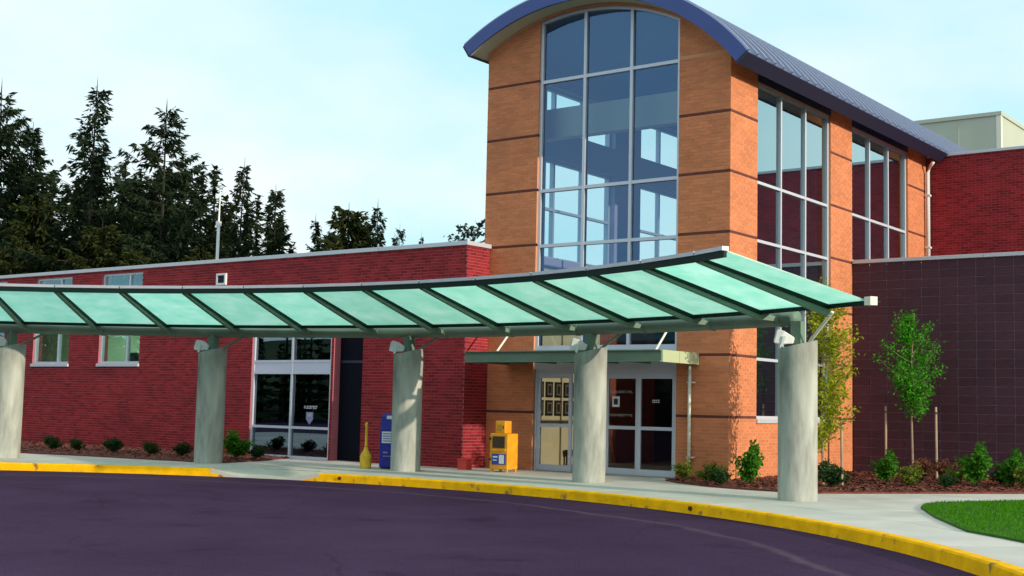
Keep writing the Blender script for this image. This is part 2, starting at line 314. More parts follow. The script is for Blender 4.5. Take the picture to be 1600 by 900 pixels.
def bricks(mb, pl, u0, u1, z0, z1, openings, top=None, skip=()):
    k = int(math.floor(z0 / BH))
    while k * BH < z1:
        za, zb = max(k * BH, z0), min((k + 1) * BH - J, z1)
        if zb - za > 0.012 and k not in skip:
            holes = [(o[0], o[1]) for o in openings if o[2] < zb - 0.01 and o[3] > za + 0.01]
            for s0, s1 in cut(u0, u1, holes):
                u = math.floor(s0 / BL) * BL + (BL / 2 if k % 2 else 0) - BL
                while u < s1:
                    a, b = max(u, s0), min(u + BL - J, s1)
                    if b - a > 0.02:
                        zt = zb if top is None else min(zb, top(a), top(b))
                        if zt - za > 0.012:
                            pr = PROUD + rnd.uniform(-0.002, 0.002); i = len(mb.v)
                            mb.v += [P3(pl, a, 0, za), P3(pl, b, 0, za), P3(pl, b, 0, zt), P3(pl, a, 0, zt), P3(pl, a, pr, za), P3(pl, b, pr, za), P3(pl, b, pr, zt), P3(pl, a, pr, zt)]
                            mb.f += [(i + 4, i + 5, i + 6, i + 7), (i, i + 1, i + 5, i + 4), (i + 2, i + 3, i + 7, i + 6), (i + 1, i + 2, i + 6, i + 5), (i + 3, i, i + 4, i + 7)]
                    u += BL
        k += 1

M = 1.2192
BANDS = [k * 18 for k in range(1, 8)]     # the dark course at every 4 ft

# ================================================================== ground
mb = MB(); mb.quad((-900, -900, -0.30), (900, -900, -0.30), (900, 1200, -0.30), (-900, 1200, -0.30)); structure('ground', mb, DIRT)
mb = MB(); mb.quad((-90, -110, -0.15), (90, -110, -0.15), (90, 6, -0.15), (-90, 6, -0.15)); structure('road', mb, ASPH)

# sidewalk: a bed of concrete and separate poured slabs on it
def ring(mb, r0, r1, a0, a1, z0, z1, n):
    for k in range(n):
        p, q = a0 + (a1 - a0) * k / n, a0 + (a1 - a0) * (k + 1) / n
        mb.hexa([pol(r0, p, z0), pol(r0, q, z0), pol(r1, q, z0), pol(r1, p, z0), pol(r0, p, z1), pol(r0, q, z1), pol(r1, q, z1), pol(r1, p, z1)])
mb = MB(); ring(mb, 14.37, 29, 18, 101.5, -0.2, -0.02, 60); ring(mb, 14.37, 29, 111.5, 182, -0.2, -0.02, 50); ring(mb, 15.9, 29, 101.5, 111.5, -0.2, -0.02, 8)
walk = structure('sidewalk', mb, CURBC)
STEP = 5.575
rings = [14.37, 15.42, 17.35, 19.3, 21.3, 23.4]
a = 21.0
RAMP0, RAMP1 = 101.6, 111.4
angs = []
while a < 176:
    angs.append(a); a += STEP / 2 if False else STEP
for i, a0 in enumerate(angs):
    for j in range(len(rings) - 1):
        r0, r1 = rings[j], rings[j + 1]; g = 0.006; n = 3
        a1 = a0 + STEP
        for s0, s1 in (cut(a0, a1, [(RAMP0, RAMP1)]) if j == 0 else [(a0, a1)]):
            if s1 - s0 < 0.3: continue
            m_ = MB(); ga = math.degrees(g / r0); i0 = len(m_.v); dz = rnd.uniform(-0.0015, 0.0015)
            ring(m_, r0 + (0 if j == 0 else g), r1 - g, s0 + ga, s1 - ga, -0.03, dz, n)
            link('slab', m_.mesh('slab', WALK), walk)
# curb ramp: slab sloping down to the road
m_ = MB(); n = 10
for k in range(n):
    p, q = RAMP0 + (RAMP1 - RAMP0) * k / n, RAMP0 + (RAMP1 - RAMP0) * (k + 1) / n
    def zf(a_):
        t = min((a_ - RAMP0) / 2.6, (RAMP1 - a_) / 2.6, 1.0); return -0.002 - 0.13 * max(0, t)
    m_.hexa([pol(14.2, p, -0.2), pol(14.2, q, -0.2), pol(15.9, q, -0.2), pol(15.9, p, -0.2), pol(14.2, p, zf(p)), pol(14.2, q, zf(q)), pol(15.9, q, -0.001), pol(15.9, p, -0.001)])
link('ramp_slab', m_.mesh('ramp_slab', WALK), walk)

# yellow curb, in poured lengths
def curb(name, label_a0, label_a1, m):
    o = bpy.data.objects.new(name, None); COL.objects.link(o); o['kind'] = 'structure'
    n = max(1, round((label_a1 - label_a0) / 12.0)); d = (label_a1 - label_a0) / n
    for k in range(n):
        mb = MB(); p0, p1 = label_a0 + d * k + 0.012, label_a0 + d * (k + 1) - 0.012; q = 6
        for s in range(q):
            u, v = p0 + (p1 - p0) * s / q, p0 + (p1 - p0) * (s + 1) / q
            prof = [(14.18, -0.2), (14.205, -0.02), (14.225, 0.002), (14.362, 0.004), (14.362, -0.2)]
            i = len(mb.v)
            for r_, z_ in prof: mb.v.append(tuple(pol(r_, u, z_)))
            for r_, z_ in prof: mb.v.append(tuple(pol(r_, v, z_)))
            L5 = len(prof)
            for e in range(L5): mb.f.append((i + e, i + L5 + e, i + L5 + (e + 1) % L5, i + (e + 1) % L5))
            if s == 0: mb.f.append(tuple(range(i, i + L5)))
            if s == q - 1: mb.f.append(tuple(range(i + 2 * L5 - 1, i + L5 - 1, -1)))
        link('curb_length', mb.mesh('curb_length', m), o)
    return o
curb_a = curb('curb', 18, RAMP0, YEL); curb_b = curb('curb', RAMP1, 182, YEL)
for o_, p0, p1 in ((curb_a, RAMP0, RAMP0 + 2.0), (curb_b, RAMP1, RAMP1 - 2.0)):
    mb = MB(); mb.hexa([pol(14.18, p0, -0.2), pol(14.18, p1, -0.2), pol(14.362, p1, -0.2), pol(14.362, p0, -0.2), pol(14.21, p0, 0.003), pol(14.21, p1, -0.128), pol(14.362, p1, -0.118), pol(14.362, p0, 0.004)])
    link('curb_taper', mb.mesh('curb_taper', YEL), o_)
for a_ in (66.2, 99.6):
    mb = MB(); c = pol(14.19, a_, -0.07); d = (pol(14.0, a_, -0.07) - c).normalized(); mb.tube([c - d * 0.05, c + d * 0.025], 0.032, 12)
    link('drain_pipe', mb.mesh('drain_pipe', mat('rust_pipe', (0.10, 0.02, 0.015), 0.8)), curb_a)

# planting beds and lawn
def sheet(name, pts, z, m, edge_z=None, h=0.05, div=0):
    mb = MB(); mb.prism([(x, y, z) for x, y in pts], (0, 0, h)); return structure(name, mb, m)
BED_R = [(-0.95, -0.02), (-0.85, -0.95), (-0.30, -1.45), (0.6, -1.95), (1.3, -2.15), (2.1, -2.2), (2.75, -1.95), (3.6, -0.75), (5.15, 1.45), (7.4, 4.7), (7.4, 6.15), (0.02, 6.15), (0.02, -0.02)]
BED_L = [(-30, -7.8), (-22, -6.3), (-16.06, -5.05), (-14.4, -4.7), (-12.2, -4.45), (-10.8, -4.25), (-10.1, -3.9), (-10.5, -2.4), (-11.3, -0.86), (-30, -0.86)]
sheet('planting_bed', BED_R, -0.02, MULCH); sheet('planting_bed', BED_L, -0.02, MULCH)
LAWN = [(5.02, -2.55)] + [(5.15, -2.25), (5.5, -1.45), (5.76, -0.8), (8.5, 4.0), (14, 4), (24, -6), (24, -18), (14, -16)] + [tuple(pol(15.45, a_)[:2]) for a_ in (20, 26, 32, 38, 42, 46, 49)] + [(5.9, -5.5), (5.15, -3.9), (4.93, -3.0)]
sheet('lawn', LAWN, -0.02, SOIL)
def inside(p, poly):
    x, y = p; c = False
    for (x0, y0), (x1, y1) in zip(poly, poly[1:] + poly[:1]):
        if (y0 > y) != (y1 > y) and x < (x1 - x0) * (y - y0) / (y1 - y0) + x0: c = not c
    return c
mb = MB(); n = 0
while n < 65000:
    x, y = rnd.uniform(4.8, 12), rnd.uniform(-13, 3)
    if not inside((x, y), LAWN): continue
    h = rnd.uniform(0.015, 0.04); t = rnd.uniform(0, 6.28); w = 0.006; lx, ly = rnd.gauss(0, 0.018), rnd.gauss(0, 0.018); i = len(mb.v)
    mb.v += [(x - w * math.cos(t), y - w * math.sin(t), 0.028), (x + w * math.cos(t), y + w * math.sin(t), 0.028), (x + lx, y + ly, 0.03 + h)]; mb.f.append((i, i + 1, i + 2)); n += 1
g = link('grass', mb.mesh('grass', leaf_mat('grass_blade', (0.055, 0.23, 0.001), 0.3, 0.3)), None, None, 'stuff'); g['label'] = 'bright green mown grass of the lawn corner beside the sidewalk'; g['category'] = 'grass'
def chips(poly, bb, n, name, lab):
    mb = MB(); k = 0
    while k < n:
        x, y = rnd.uniform(bb[0], bb[1]), rnd.uniform(bb[2], bb[3])
        if not inside((x, y), poly): continue
        L_ = rnd.uniform(0.02, 0.06); w = rnd.uniform(0.008, 0.02); t = rnd.uniform(0, 6.28); c, s = math.cos(t), math.sin(t); z = 0.033 + rnd.uniform(0, 0.025); dz = rnd.uniform(-0.015, 0.015)
        mb.quad((x - L_ * c + w * s, y - L_ * s - w * c, z - dz), (x + L_ * c + w * s, y + L_ * s - w * c, z + dz), (x + L_ * c - w * s, y + L_ * s + w * c, z + dz + 0.008), (x - L_ * c - w * s, y - L_ * s + w * c, z - dz + 0.008)); k += 1
    o = link(name, mb.mesh(name, CHIP), None, None, 'stuff'); o['label'] = lab; o['category'] = 'mulch'
chips(BED_R, (-1, 7.4, -2.3, 6.2), 9000, 'bark_mulch', 'reddish bark mulch under the shrubs right of the entrance tower')
chips(BED_L, (-24, -10, -6.6, -0.8), 4000, 'bark_mulch', 'dark bark mulch along the foot of the red brick wing')

# ================================================================== entrance tower
tower = thing('entrance_tower', 'tall tan brick entrance tower with arched blue roof and big windows', 'building', (-3.1, 0, 0))
TW, TL_X = 6.15, -6.15
WX0, WX1 = -4.72, -1.17        # front window
RC_X, RC_Z, R_IN, R_OUT = -3.60, 5.0, 5.09, 5.36
def arc(x, r=R_IN): return RC_Z + math.sqrt(max(r * r - (x - RC_X) ** 2, 0))
FR = ('Y', 0.0, -1); RT = ('X', 0.0, 1); LF = ('X', -6.15, -1)
T = 0.32
# --- front piers
for x0, x1 in ((-6.15, WX0), (WX1, 0.0)):
    mb = MB(); n = 10
    pts = [(x0, 0, -0.1), (x1, 0, -0.1)] + [(x1 + (x0 - x1) * k / n, 0, arc(x1 + (x0 - x1) * k / n) - 0.01) for k in range(n + 1)]
    mb.prism(pts, (0, T, 0)); part('pier_core', mb, TAN_M, tower)
    mb = MB(); bricks(mb, FR, x0, x1 + (PROUD if x1 == 0.0 else 0), 0.0, 10.2, [], top=lambda x: arc(x) - 0.03, skip=BANDS)
    part('brickwork', mb, TAN, tower, kind='stuff')
    for k in BANDS:
        zt = k * BH; 
        if min(arc(x0), arc(x1)) > zt + 0.1:
            mb = MB(); mb.box(x0, x1, -0.004, 0.05, zt + 0.001, zt + BH - J); part('accent_band', mb, BAND, tower)
# --- right wall
Y1, Y2, Y3, Y4, Y5 = 1.20, 4.94, 6.20, 9.92, 11.25
WT = 8.18
op_r = [(Y1, Y2, M, WT), (Y3, Y4, 4.95, WT)]
mb = MB(); wall_core(mb, RT, T + 0.001, 25, -0.1, 8.55, T, op_r); part('side_wall_core', mb, TAN_M, tower)
mb = MB(); bricks(mb, RT, 0.0, Y5, 0.0, 8.5, op_r + [(Y1, Y2, WT, 9), (Y3, Y4, WT, 9), (Y3, 12, 0, 4.86)], skip=BANDS); part('brickwork', mb, TAN, tower, kind='stuff')
for k in BANDS[:6]:
    for a_, b_ in cut(0.0, Y5, [(o[0], o[1]) for o in op_r if o[2] - 0.02 < k * BH < o[3]] + ([(Y3, 12)] if k * BH < 4.9 else [])):
        mb = MB(); mb.box(-0.05, 0.004, a_ + 0.001, b_, k * BH + 0.001, k * BH + BH - J); part('accent_band', mb, BAND, tower)
for a_, b_ in ((Y1, Y2), (Y3, Y4)):
    mb = MB(); mb.box(-0.01, 0.014, a_, b_, WT + 0.001, 8.6); part('eave_shade_panel', mb, NAVY, tower)  # dark panel standing for the eave's shade over the window head
# --- left wall
op_l = [(Y1, Y2, 4.89, 7.3), (Y3, Y4, 4.89, 7.3), (Y1, Y2, 8.0, 9.05), (Y3, Y4, 8.0, 9.05)]
mb = MB(); wall_core(mb, LF, T + 0.001, 25, -0.1, 9.30, T, op_l); part('side_wall_core', mb, PURPLE, tower)
mb = MB(); bricks(mb, LF, 0.0, 12, 4.9, 9.25, op_l, skip=BANDS); part('brickwork', mb, TAN, tower, kind='stuff')
# --- back wall, floor, inner lining of the right wall, cross beam
mb = MB()
mb.prism([(-5.82, 11.3, -0.1), (-0.33, 11.3, -0.1)] + [(-0.33 + (-5.49) * k / 10, 11.3, arc(-0.33 - 5.49 * k / 10) - 0.02) for k in range(11)], (0, 0.2, 0)); part('back_wall', mb, PURPLE, tower)
mb = MB(); mb.box(-5.83, -0.32, 0.32, 11.3, -0.1, 0.005); part('lobby_floor', mb, FLOOR, tower)
mb = MB(); mb.box(-5.82, -0.33, 0.75, 1.0, 7.42, 8.10); part('cross_beam', mb, mat('beam_cream', (0.97, 0.88, 0.72), 0.8), tower)
mb = MB(); mb.box(-5.83, -5.80, 0.33, 4.3, 0.01, 4.6); part('lobby_wall', mb, PLASTER, tower)
mb = MB(); mb.box(-5.83, -5.80, 4.3, 7.0, 0.01, 4.6); part('lobby_wall', mb, mat('lobby_brick', (0.30, 0.075, 0.045), 0.8, var=0.15, scale=3), tower)
mb = MB(); mb.box(-5.83, -5.80, 7.0, 11.28, 0.01, 4.6); part('lobby_wall', mb, DARK, tower)
# --- roof
mb = MB(); n = 40; A0, A1 = 38.6, 122.6; YB = 24.0; YF = -0.5
def arcpt(r, deg, y): return (RC_X + r * math.cos(R(deg)), y, RC_Z + r * math.sin(R(deg)))
for k in range(n):
    p, q = A0 + (A1 - A0) * k / n, A0 + (A1 - A0) * (k + 1) / n
    mb.quad(arcpt(R_OUT, p, YF), arcpt(R_OUT, p, YB), arcpt(R_OUT, q, YB), arcpt(R_OUT, q, YF))
roof = None; n_roof = MB()
for k in range(n + 1):
    p = A0 + (A1 - A0) * k / n; n_roof.v += [arcpt(R_OUT, p, YF), arcpt(R_OUT, p, YB)]
n_roof.f = [(2 * k, 2 * k + 1, 2 * k + 3, 2 * k + 2) for k in range(n)]
roof = part('roof', n_roof, ROOF, tower, smooth=True)
mb = MB()
for k in range(n):
    p, q = A0 + (A1 - A0) * k / n, A0 + (A1 - A0) * (k + 1) / n
    mb.quad(arcpt(R_IN, p, YF + 0.03), arcpt(R_IN, q, YF + 0.03), arcpt(R_IN, q, YB), arcpt(R_IN, p, YB))
part('soffit', mb, CREAM, tower)
mb = MB()
for k in range(n):
    p, q = A0 + 2 + (A1 - A0 - 3) * k / n, A0 + 2 + (A1 - A0 - 3) * (k + 1) / n
    mb.quad(arcpt(R_IN - 0.03, p, 0.33), arcpt(R_IN - 0.03, q, 0.33), arcpt(R_IN - 0.03, q, 11.3), arcpt(R_IN - 0.03, p, 11.3))
part('vault_ceiling', mb, mat('ceiling_blue', (0.30, 0.52, 0.95), 0.6), tower)
mb = MB()
for k in range(n):
    p, q = A0 + (A1 - A0) * k / n, A0 + (A1 - A0) * (k + 1) / n
    mb.hexa([arcpt(R_IN - 0.015, p, YF - 0.012), arcpt(R_IN - 0.015, q, YF - 0.012), arcpt(R_IN - 0.015, q, YF + 0.04), arcpt(R_IN - 0.015, p, YF + 0.04),
             arcpt(R_OUT + 0.012, p, YF - 0.012), arcpt(R_OUT + 0.012, q, YF - 0.012), arcpt(R_OUT + 0.012, q, YF + 0.04), arcpt(R_OUT + 0.012, p, YF + 0.04)])
part('fascia', mb, BLUE, tower)
for ang, sg in ((A0, -1), (A1, 1)):
    mb = MB(); p, q = ang, ang + sg * 0.5
    mb.hexa([arcpt(R_IN - 0.03, p, YF - 0.005), arcpt(R_IN - 0.03, q, YF - 0.005), arcpt(R_IN - 0.03, q, YB), arcpt(R_IN - 0.03, p, YB), arcpt(R_OUT + 0.005, p, YF - 0.005), arcpt(R_OUT + 0.005, q, YF - 0.005), arcpt(R_OUT + 0.005, q, YB), arcpt(R_OUT + 0.005, p, YB)])
    part('eave_fascia', mb, NAVY, tower)
# standing seams
mb = MB(); hs, ws = 0.055, 0.04
for k in range(n):
    p, q = A0 + (A1 - A0) * k / n, A0 + (A1 - A0) * (k + 1) / n
    def lp(r, d, y): v = arcpt(r, d, y); return (v[0] + 3.1, v[1], v[2])
    mb.hexa([lp(R_OUT, p, -ws / 2), lp(R_OUT, q, -ws / 2), lp(R_OUT, q, ws / 2), lp(R_OUT, p, ws / 2), lp(R_OUT + hs, p, -ws / 2), lp(R_OUT + hs, q, -ws / 2), lp(R_OUT + hs, q, ws / 2), lp(R_OUT + hs, p, ws / 2)])
sm = MB()
for k in range(n + 1):
    p = A0 + (A1 - A0) * k / n; sm.v += [lp(R_OUT, p, -ws / 2), lp(R_OUT + hs, p, -ws / 2), lp(R_OUT + hs, p, ws / 2), lp(R_OUT, p, ws / 2)]
for k in range(n):
    for e in range(3): sm.f.append((4 * k + e, 4 * k + e + 1, 4 * k + 5 + e, 4 * k + 4 + e))
seam_me = sm.mesh('seam', SEAM)
y = YF + 0.04
while y < YB:
    link('seam', seam_me, roof, Vector((-3.1, y, 0))); y += 0.40
# arch trim hiding the cut bricks
mb = MB()
for k in range(24):
    x0 = -6.15 + 6.15 * k / 24; x1 = -6.15 + 6.15 * (k + 1) / 24
    mb.hexa([(x0, -0.02, arc(x0) - 0.07), (x1, -0.02, arc(x1) - 0.07), (x1, 0.02, arc(x1) - 0.07), (x0, 0.02, arc(x0) - 0.07), (x0, -0.02, arc(x0) + 0.01), (x1, -0.02, arc(x1) + 0.01), (x1, 0.02, arc(x1) + 0.01), (x0, 0.02, arc(x0) + 0.01)])
part('arch_trim', mb, TAN_M, tower)

# --- glazing helper: a grid of bars and panes in a plane
def glazing(root, pl, us, zs, glass, bar=0.06, depth=0.10, set_back=0.06, top=None, out=0.0, gset=None, frame_m=ALU, hbars=None):
    gset = set_back + depth * 0.45 if gset is None else gset
    us = list(us); zs = list(zs)
    for i, u in enumerate(us):
        a, b = (u, u + bar) if i == 0 else ((u - bar, u) if i == len(us) - 1 else (u - bar / 2, u + bar / 2))
        z1 = zs[-1] if top is None else None
        mb = MB(); d0, d1 = -set_back + out, -set_back - depth
        if top is None: pts = [(a, zs[0]), (b, zs[0]), (b, zs[-1]), (a, zs[-1])]
        else: pts = [(a, zs[0]), (b, zs[0]), (b, top(b)), (a, top(a))]
        P = [P3(pl, u_, d0, z_) for u_, z_ in pts]; Q = P3(pl, pts[0][0], d1, pts[0][1]); mb.prism(P, Vector(Q) - Vector(P[0])); part('mullion', mb, frame_m, root)
    for j, z in enumerate(zs if top is None else zs[:-1]):
        a, b = (z, z + bar) if j == 0 else ((z - bar, z) if (j == len(zs) - 1) else (z - bar / 2, z + bar / 2))
        for u0, u1 in zip(us, us[1:]):
            ua = u0 + (bar if u0 == us[0] else bar / 2); ub = u1 - (bar if u1 == us[-1] else bar / 2)
            mb = MB(); d0, d1 = -set_back - 0.004 + out, -set_back - depth + 0.004
            P = [P3(pl, ua, d0, a), P3(pl, ub, d0, a), P3(pl, ub, d0, b), P3(pl, ua, d0, b)]; mb.prism(P, Vector(P3(pl, ua, d1, a)) - Vector(P[0])); part('transom', mb, frame_m, root)
    for u0, u1 in zip(us, us[1:]):
        for z0, z1 in zip(zs, zs[1:]):
            mb = MB(); e = bar * 0.45
            ua, ub, za, zb = u0 + e, u1 - e, z0 + e, z1 - e
            if top is not None and z1 == zs[-1]:
                n_ = 8; pts = [(ua, za), (ub, za)] + [(ub + (ua - ub) * k / n_, top(ub + (ua - ub) * k / n_) - 0.02) for k in range(n_ + 1)]
            else: pts = [(ua, za), (ub, za), (ub, zb), (ua, zb)]
            mb.poly([P3(pl, u_, -gset, z_) for u_, z_ in pts])
            part('pane', mb, glass, root)
# front window with curved head
FU = [WX0, -3.54, -2.36, WX1]
glazing(tower, FR, FU, [2.62, 2 * M + 1.22, 4 * M, 5 * M, 7 * M, 99], GL, 0.07, 0.12, 0.05, top=lambda x: arc(x) - 0.03)
mb = MB()
for k in range(20):
    x0 = WX0 + (WX1 - WX0) * k / 20; x1 = WX0 + (WX1 - WX0) * (k + 1) / 20
    mb.hexa([(x0, 0.048, arc(x0) - 0.13), (x1, 0.048, arc(x1) - 0.13), (x1, 0.165, arc(x1) - 0.13), (x0, 0.165, arc(x0) - 0.13), (x0, 0.048, arc(x0) - 0.05), (x1, 0.048, arc(x1) - 0.05), (x1, 0.165, arc(x1) - 0.05), (x0, 0.165, arc(x0) - 0.05)])
part('arched_head', mb, ALU, tower)
mb = MB(); mb.box(WX0 + 0.001, WX1 - 0.001, 0.02, 0.30, 2.18, 2.62); part('door_header', mb, ALU, tower)
# right-hand bays
d = (Y2 - Y1) / 3
glazing(tower, RT, [Y1, Y1 + d, Y1 + 2 * d, Y2], [M, 2 * M, 3 * M, 4 * M, 5 * M, WT], GLS, 0.06, 0.12, 0.05)
d = (Y4 - Y3) / 3
glazing(tower, RT, [Y3, Y3 + d, Y3 + 2 * d, Y4], [4.95, 5 * M, WT], GLS, 0.06, 0.12, 0.05)
mb = MB(); mb.box(-0.08, 0.045, Y1 - 0.02, Y2 + 0.02, M - 0.085, M - 0.002); part('window_sill', mb, COPING, tower, bevel=0.006)
# left-hand bays
for a_, b_ in ((Y1, Y2), (Y3, Y4)):
    d = (b_ - a_) / 3
    glazing(tower, LF, [a_, a_ + d, a_ + 2 * d, b_], [4.89, 5 * M, 7.3], GL, 0.06, 0.12, 0.05)
    glazing(tower, LF, [a_, a_ + d, a_ + 2 * d, b_], [8.0, 9.05], GL, 0.06, 0.12, 0.05)

# ================================================================== red brick wing on the left
wing = thing('brick_wing', 'long low red brick wing with grey coping left of the tower', 'building', (-16, -0.82, 0))
WY = -0.82; WF = ('Y', WY, -1); WR = ('X', -5.98, 1)
WIN = [(-25.55, -23.8), (-22.27, -20.50), (-19.10, -17.30)]
SFX0, SFX1, SFH = -12.80, -10.04, 3.62
op_w = [(a_, b_, 2.30, 4.80) for a_, b_ in WIN] + [(SFX0, SFX1, 0.0, SFH), (-9.96, -9.02, 0.0, SFH)]
mb = MB(); wall_core(mb, WF, -30, -5.98, -0.1, 4.88, 0.3, op_w); part('wall_core', mb, RED_M, wing)
mb = MB(); bricks(mb, WF, -27, -5.98 + PROUD, 0.0, 4.88, op_w); part('brickwork', mb, RED, wing, kind='stuff')
mb = MB(); mb.box(-6.2, -5.98, WY + 0.301, -0.013, -0.1, 4.88); part('return_core', mb, RED_M, wing)
mb = MB(); mb.box(-6.2, -5.981, WY + 0.001, WY + 0.30, 0.0, 4.87); part('return_core', mb, RED_M, wing)
mb = MB(); bricks(mb, WR, WY, -0.015, 0.0, 4.88, []); part('brickwork', mb, RED, wing, kind='stuff')
mb = MB(); mb.box(-30, -6.22, WY + 0.32, 14, 4.40, 4.55); part('roof_deck', mb, mat('roof_gravel', (0.3, 0.3, 0.3), 0.9), wing)
mb = MB(); mb.box(-30, -29.7, WY + 0.31, 14, -0.1, 4.88); mb.box(-29.7, -6.2, 13.7, 14, -0.1, 4.88); part('rear_wall', mb, RED_M, wing)
mb = MB(); mb.box(-29.6, -6.3, 4.0, 4.1, -0.1, 4.39); part('room_wall', mb, mat('room_green', (0.46, 0.72, 0.52), 0.8), wing)
mb = MB(); mb.box(-29.6, -6.3, WY + 0.31, 4.0, -0.1, 0.0); part('room_floor', mb, FLOOR, wing)
mb = MB(); mb.box(-16.0, -15.9, WY + 0.31, 4.0, 0.0, 4.39); part('room_wall', mb, MATS['room_green'], wing)
em = bpy.data.materials.new('office_light'); em.use_nodes = True; em.node_tree.nodes['Principled BSDF'].inputs['Emission Color'].default_value = (0.9, 1.0, 0.85, 1); em.node_tree.nodes['Principled BSDF'].inputs['Emission Strength'].default_value = 15.0
for x_ in (-24.5, -21.2, -18.0):
    mb = MB(); mb.box(x_ - 0.6, x_ + 0.6, 0.6, 1.8, 4.30, 4.36); part('ceiling_light', mb, em, wing)
xs = [-30, -26.9, -23.85, -20.8, -17.75, -14.7, -11.65, -8.6, -5.94]
for a_, b_ in zip(xs, xs[1:]):
    mb = MB(); mb.box(a_ + 0.003, b_ - 0.003, WY - 0.045, WY + 0.36, 4.88, 4.975); part('coping', mb, COPING, wing, bevel=0.006)
mb = MB(); mb.box(-6.28, -5.935, WY + 0.362, 0.0 - 0.014, 4.88, 4.975); part('coping', mb, COPING, wing, bevel=0.006)
for a_, b_ in WIN:
    m_ = a_ + (b_ - a_) * 0.66
    glazing(wing, WF, [a_, m_, b_], [2.30, 3.55, 4.80], GLW, 0.06, 0.1, 0.05)
    mb = MB(); mb.box(a_ - 0.03, b_ + 0.03, WY - 0.05, WY + 0.06, 2.215, 2.297); part('window_sill', mb, COPING, wing, bevel=0.005)
for x_ in (-18.15, -17.62):
    mb = MB(); mb.box(x_ - 0.2, x_ + 0.2, WY + 0.45, WY + 0.50, 2.34, 2.62); mb.box(x_ - 0.04, x_ + 0.04, WY + 0.50, WY + 0.56, 2.05, 2.5); part('desk_screen', mb, BLACK, wing)
# storefront
glazing(wing, WF, [SFX0, -11.40, SFX1], [0.0, 0.74, 2.06, 2.34, SFH], GLD, 0.06, 0.12, 0.03)
for a_, b_ in ((SFX0 + 0.04, -11.44), (-11.36, SFX1 - 0.04)):
    mb = MB(); mb.box(a_, b_, WY + 0.045, WY + 0.07, 2.085, 2.32); part('transom_panel', mb, mat('pale_panel', (0.60, 0.60, 0.74), 0.5), wing)
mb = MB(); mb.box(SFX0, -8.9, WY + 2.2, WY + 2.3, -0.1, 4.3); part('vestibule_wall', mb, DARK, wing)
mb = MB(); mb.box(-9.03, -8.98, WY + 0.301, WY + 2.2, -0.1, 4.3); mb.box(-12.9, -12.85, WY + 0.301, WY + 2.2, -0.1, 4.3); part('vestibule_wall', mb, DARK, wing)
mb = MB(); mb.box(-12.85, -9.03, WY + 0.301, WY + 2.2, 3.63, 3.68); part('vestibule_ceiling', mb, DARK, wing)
# door leaf in the recess beside it, near black to stand for deep shade
mb = MB(); mb.box(-9.955, -9.03, WY + 0.22, WY + 0.26, 0.02, SFH); rd = part('recess_door', mb, mat('shade_black_door', (0.004, 0.005, 0.012), 0.7, spec=0.1), wing)
mb = MB(); mb.box(-9.90, -9.08, WY + 0.20, WY + 0.219, 2.30, 2.36); part('door_rail', mb, NAVY, rd)
# small white lettering and shield sticker on the storefront glass
def strokes(x0, x1, z0, z1, y, n, m, parent, name):
    mb = MB(); w = (x1 - x0) / n
    for k in range(n):
        a_ = x0 + w * k; pat = rnd.randrange(4)
        mb.quad((a_ + w * .1, y, z0), (a_ + w * .32, y, z0), (a_ + w * .32, y, z1), (a_ + w * .1, y, z1))
        if pat != 1: mb.quad((a_ + w * .34, y, z1 - (z1 - z0) * .25), (a_ + w * .8, y, z1 - (z1 - z0) * .25), (a_ + w * .8, y, z1), (a_ + w * .34, y, z1))
        if pat != 2: mb.quad((a_ + w * .34, y, z0), (a_ + w * .8, y, z0), (a_ + w * .8, y, z0 + (z1 - z0) * .25), (a_ + w * .34, y, z0 + (z1 - z0) * .25))
        if pat == 3: mb.quad((a_ + w * .34, y, z0 + (z1 - z0) * .42), (a_ + w * .7, y, z0 + (z1 - z0) * .42), (a_ + w * .7, y, z0 + (z1 - z0) * .6), (a_ + w * .34, y, z0 + (z1 - z0) * .6))
    return part(name, mb, m, parent)
gy = WY + 0.03 + 0.05
strokes(-10.98, -10.52, 1.20, 1.27, gy, 9, LABELW, wing, 'window_lettering')
mb = MB(); mb.poly([(-10.90, gy, 1.12), (-10.90, gy, 0.95), (-10.78, gy, 0.82), (-10.66, gy, 0.95), (-10.66, gy, 1.12)]); sh = part('window_sticker', mb, PRINTG, wing)
strokes(-10.86, -10.70, 1.02, 1.08, gy - 0.003, 3, LABELW, sh, 'sticker_print')
# wall vent
vt = thing('wall_vent', 'small white framed vent high on the red brick wall', 'vent', (-14.04, WY, 4.30))
mb = MB(); mb.box(-14.22, -14.17, WY - 0.06, WY, 4.30, 4.60); mb.box(-13.91, -13.86, WY - 0.06, WY, 4.30, 4.60); mb.box(-14.17, -13.91, WY - 0.06, WY, 4.30, 4.35); mb.box(-14.17, -13.91, WY - 0.06, WY, 4.55, 4.60); part('vent_frame', mb, LAMPW, vt)
mb = MB(); mb.box(-14.17, -13.91, WY - 0.02, WY - 0.002, 4.35, 4.55); part('vent_back', mb, BLACK, vt)
for k in range(4):
    z_ = 4.375 + k * 0.045; mb = MB(); mb.hexa([(-14.17, WY - 0.045, z_), (-13.91, WY - 0.045, z_), (-13.91, WY - 0.02, z_ + 0.02), (-14.17, WY - 0.02, z_ + 0.02), (-14.17, WY - 0.045, z_ + 0.005), (-13.91, WY - 0.045, z_ + 0.005), (-13.91, WY - 0.02, z_ + 0.025), (-14.17, WY - 0.02, z_ + 0.025)]); part('louvre', mb, NAVY, vt)
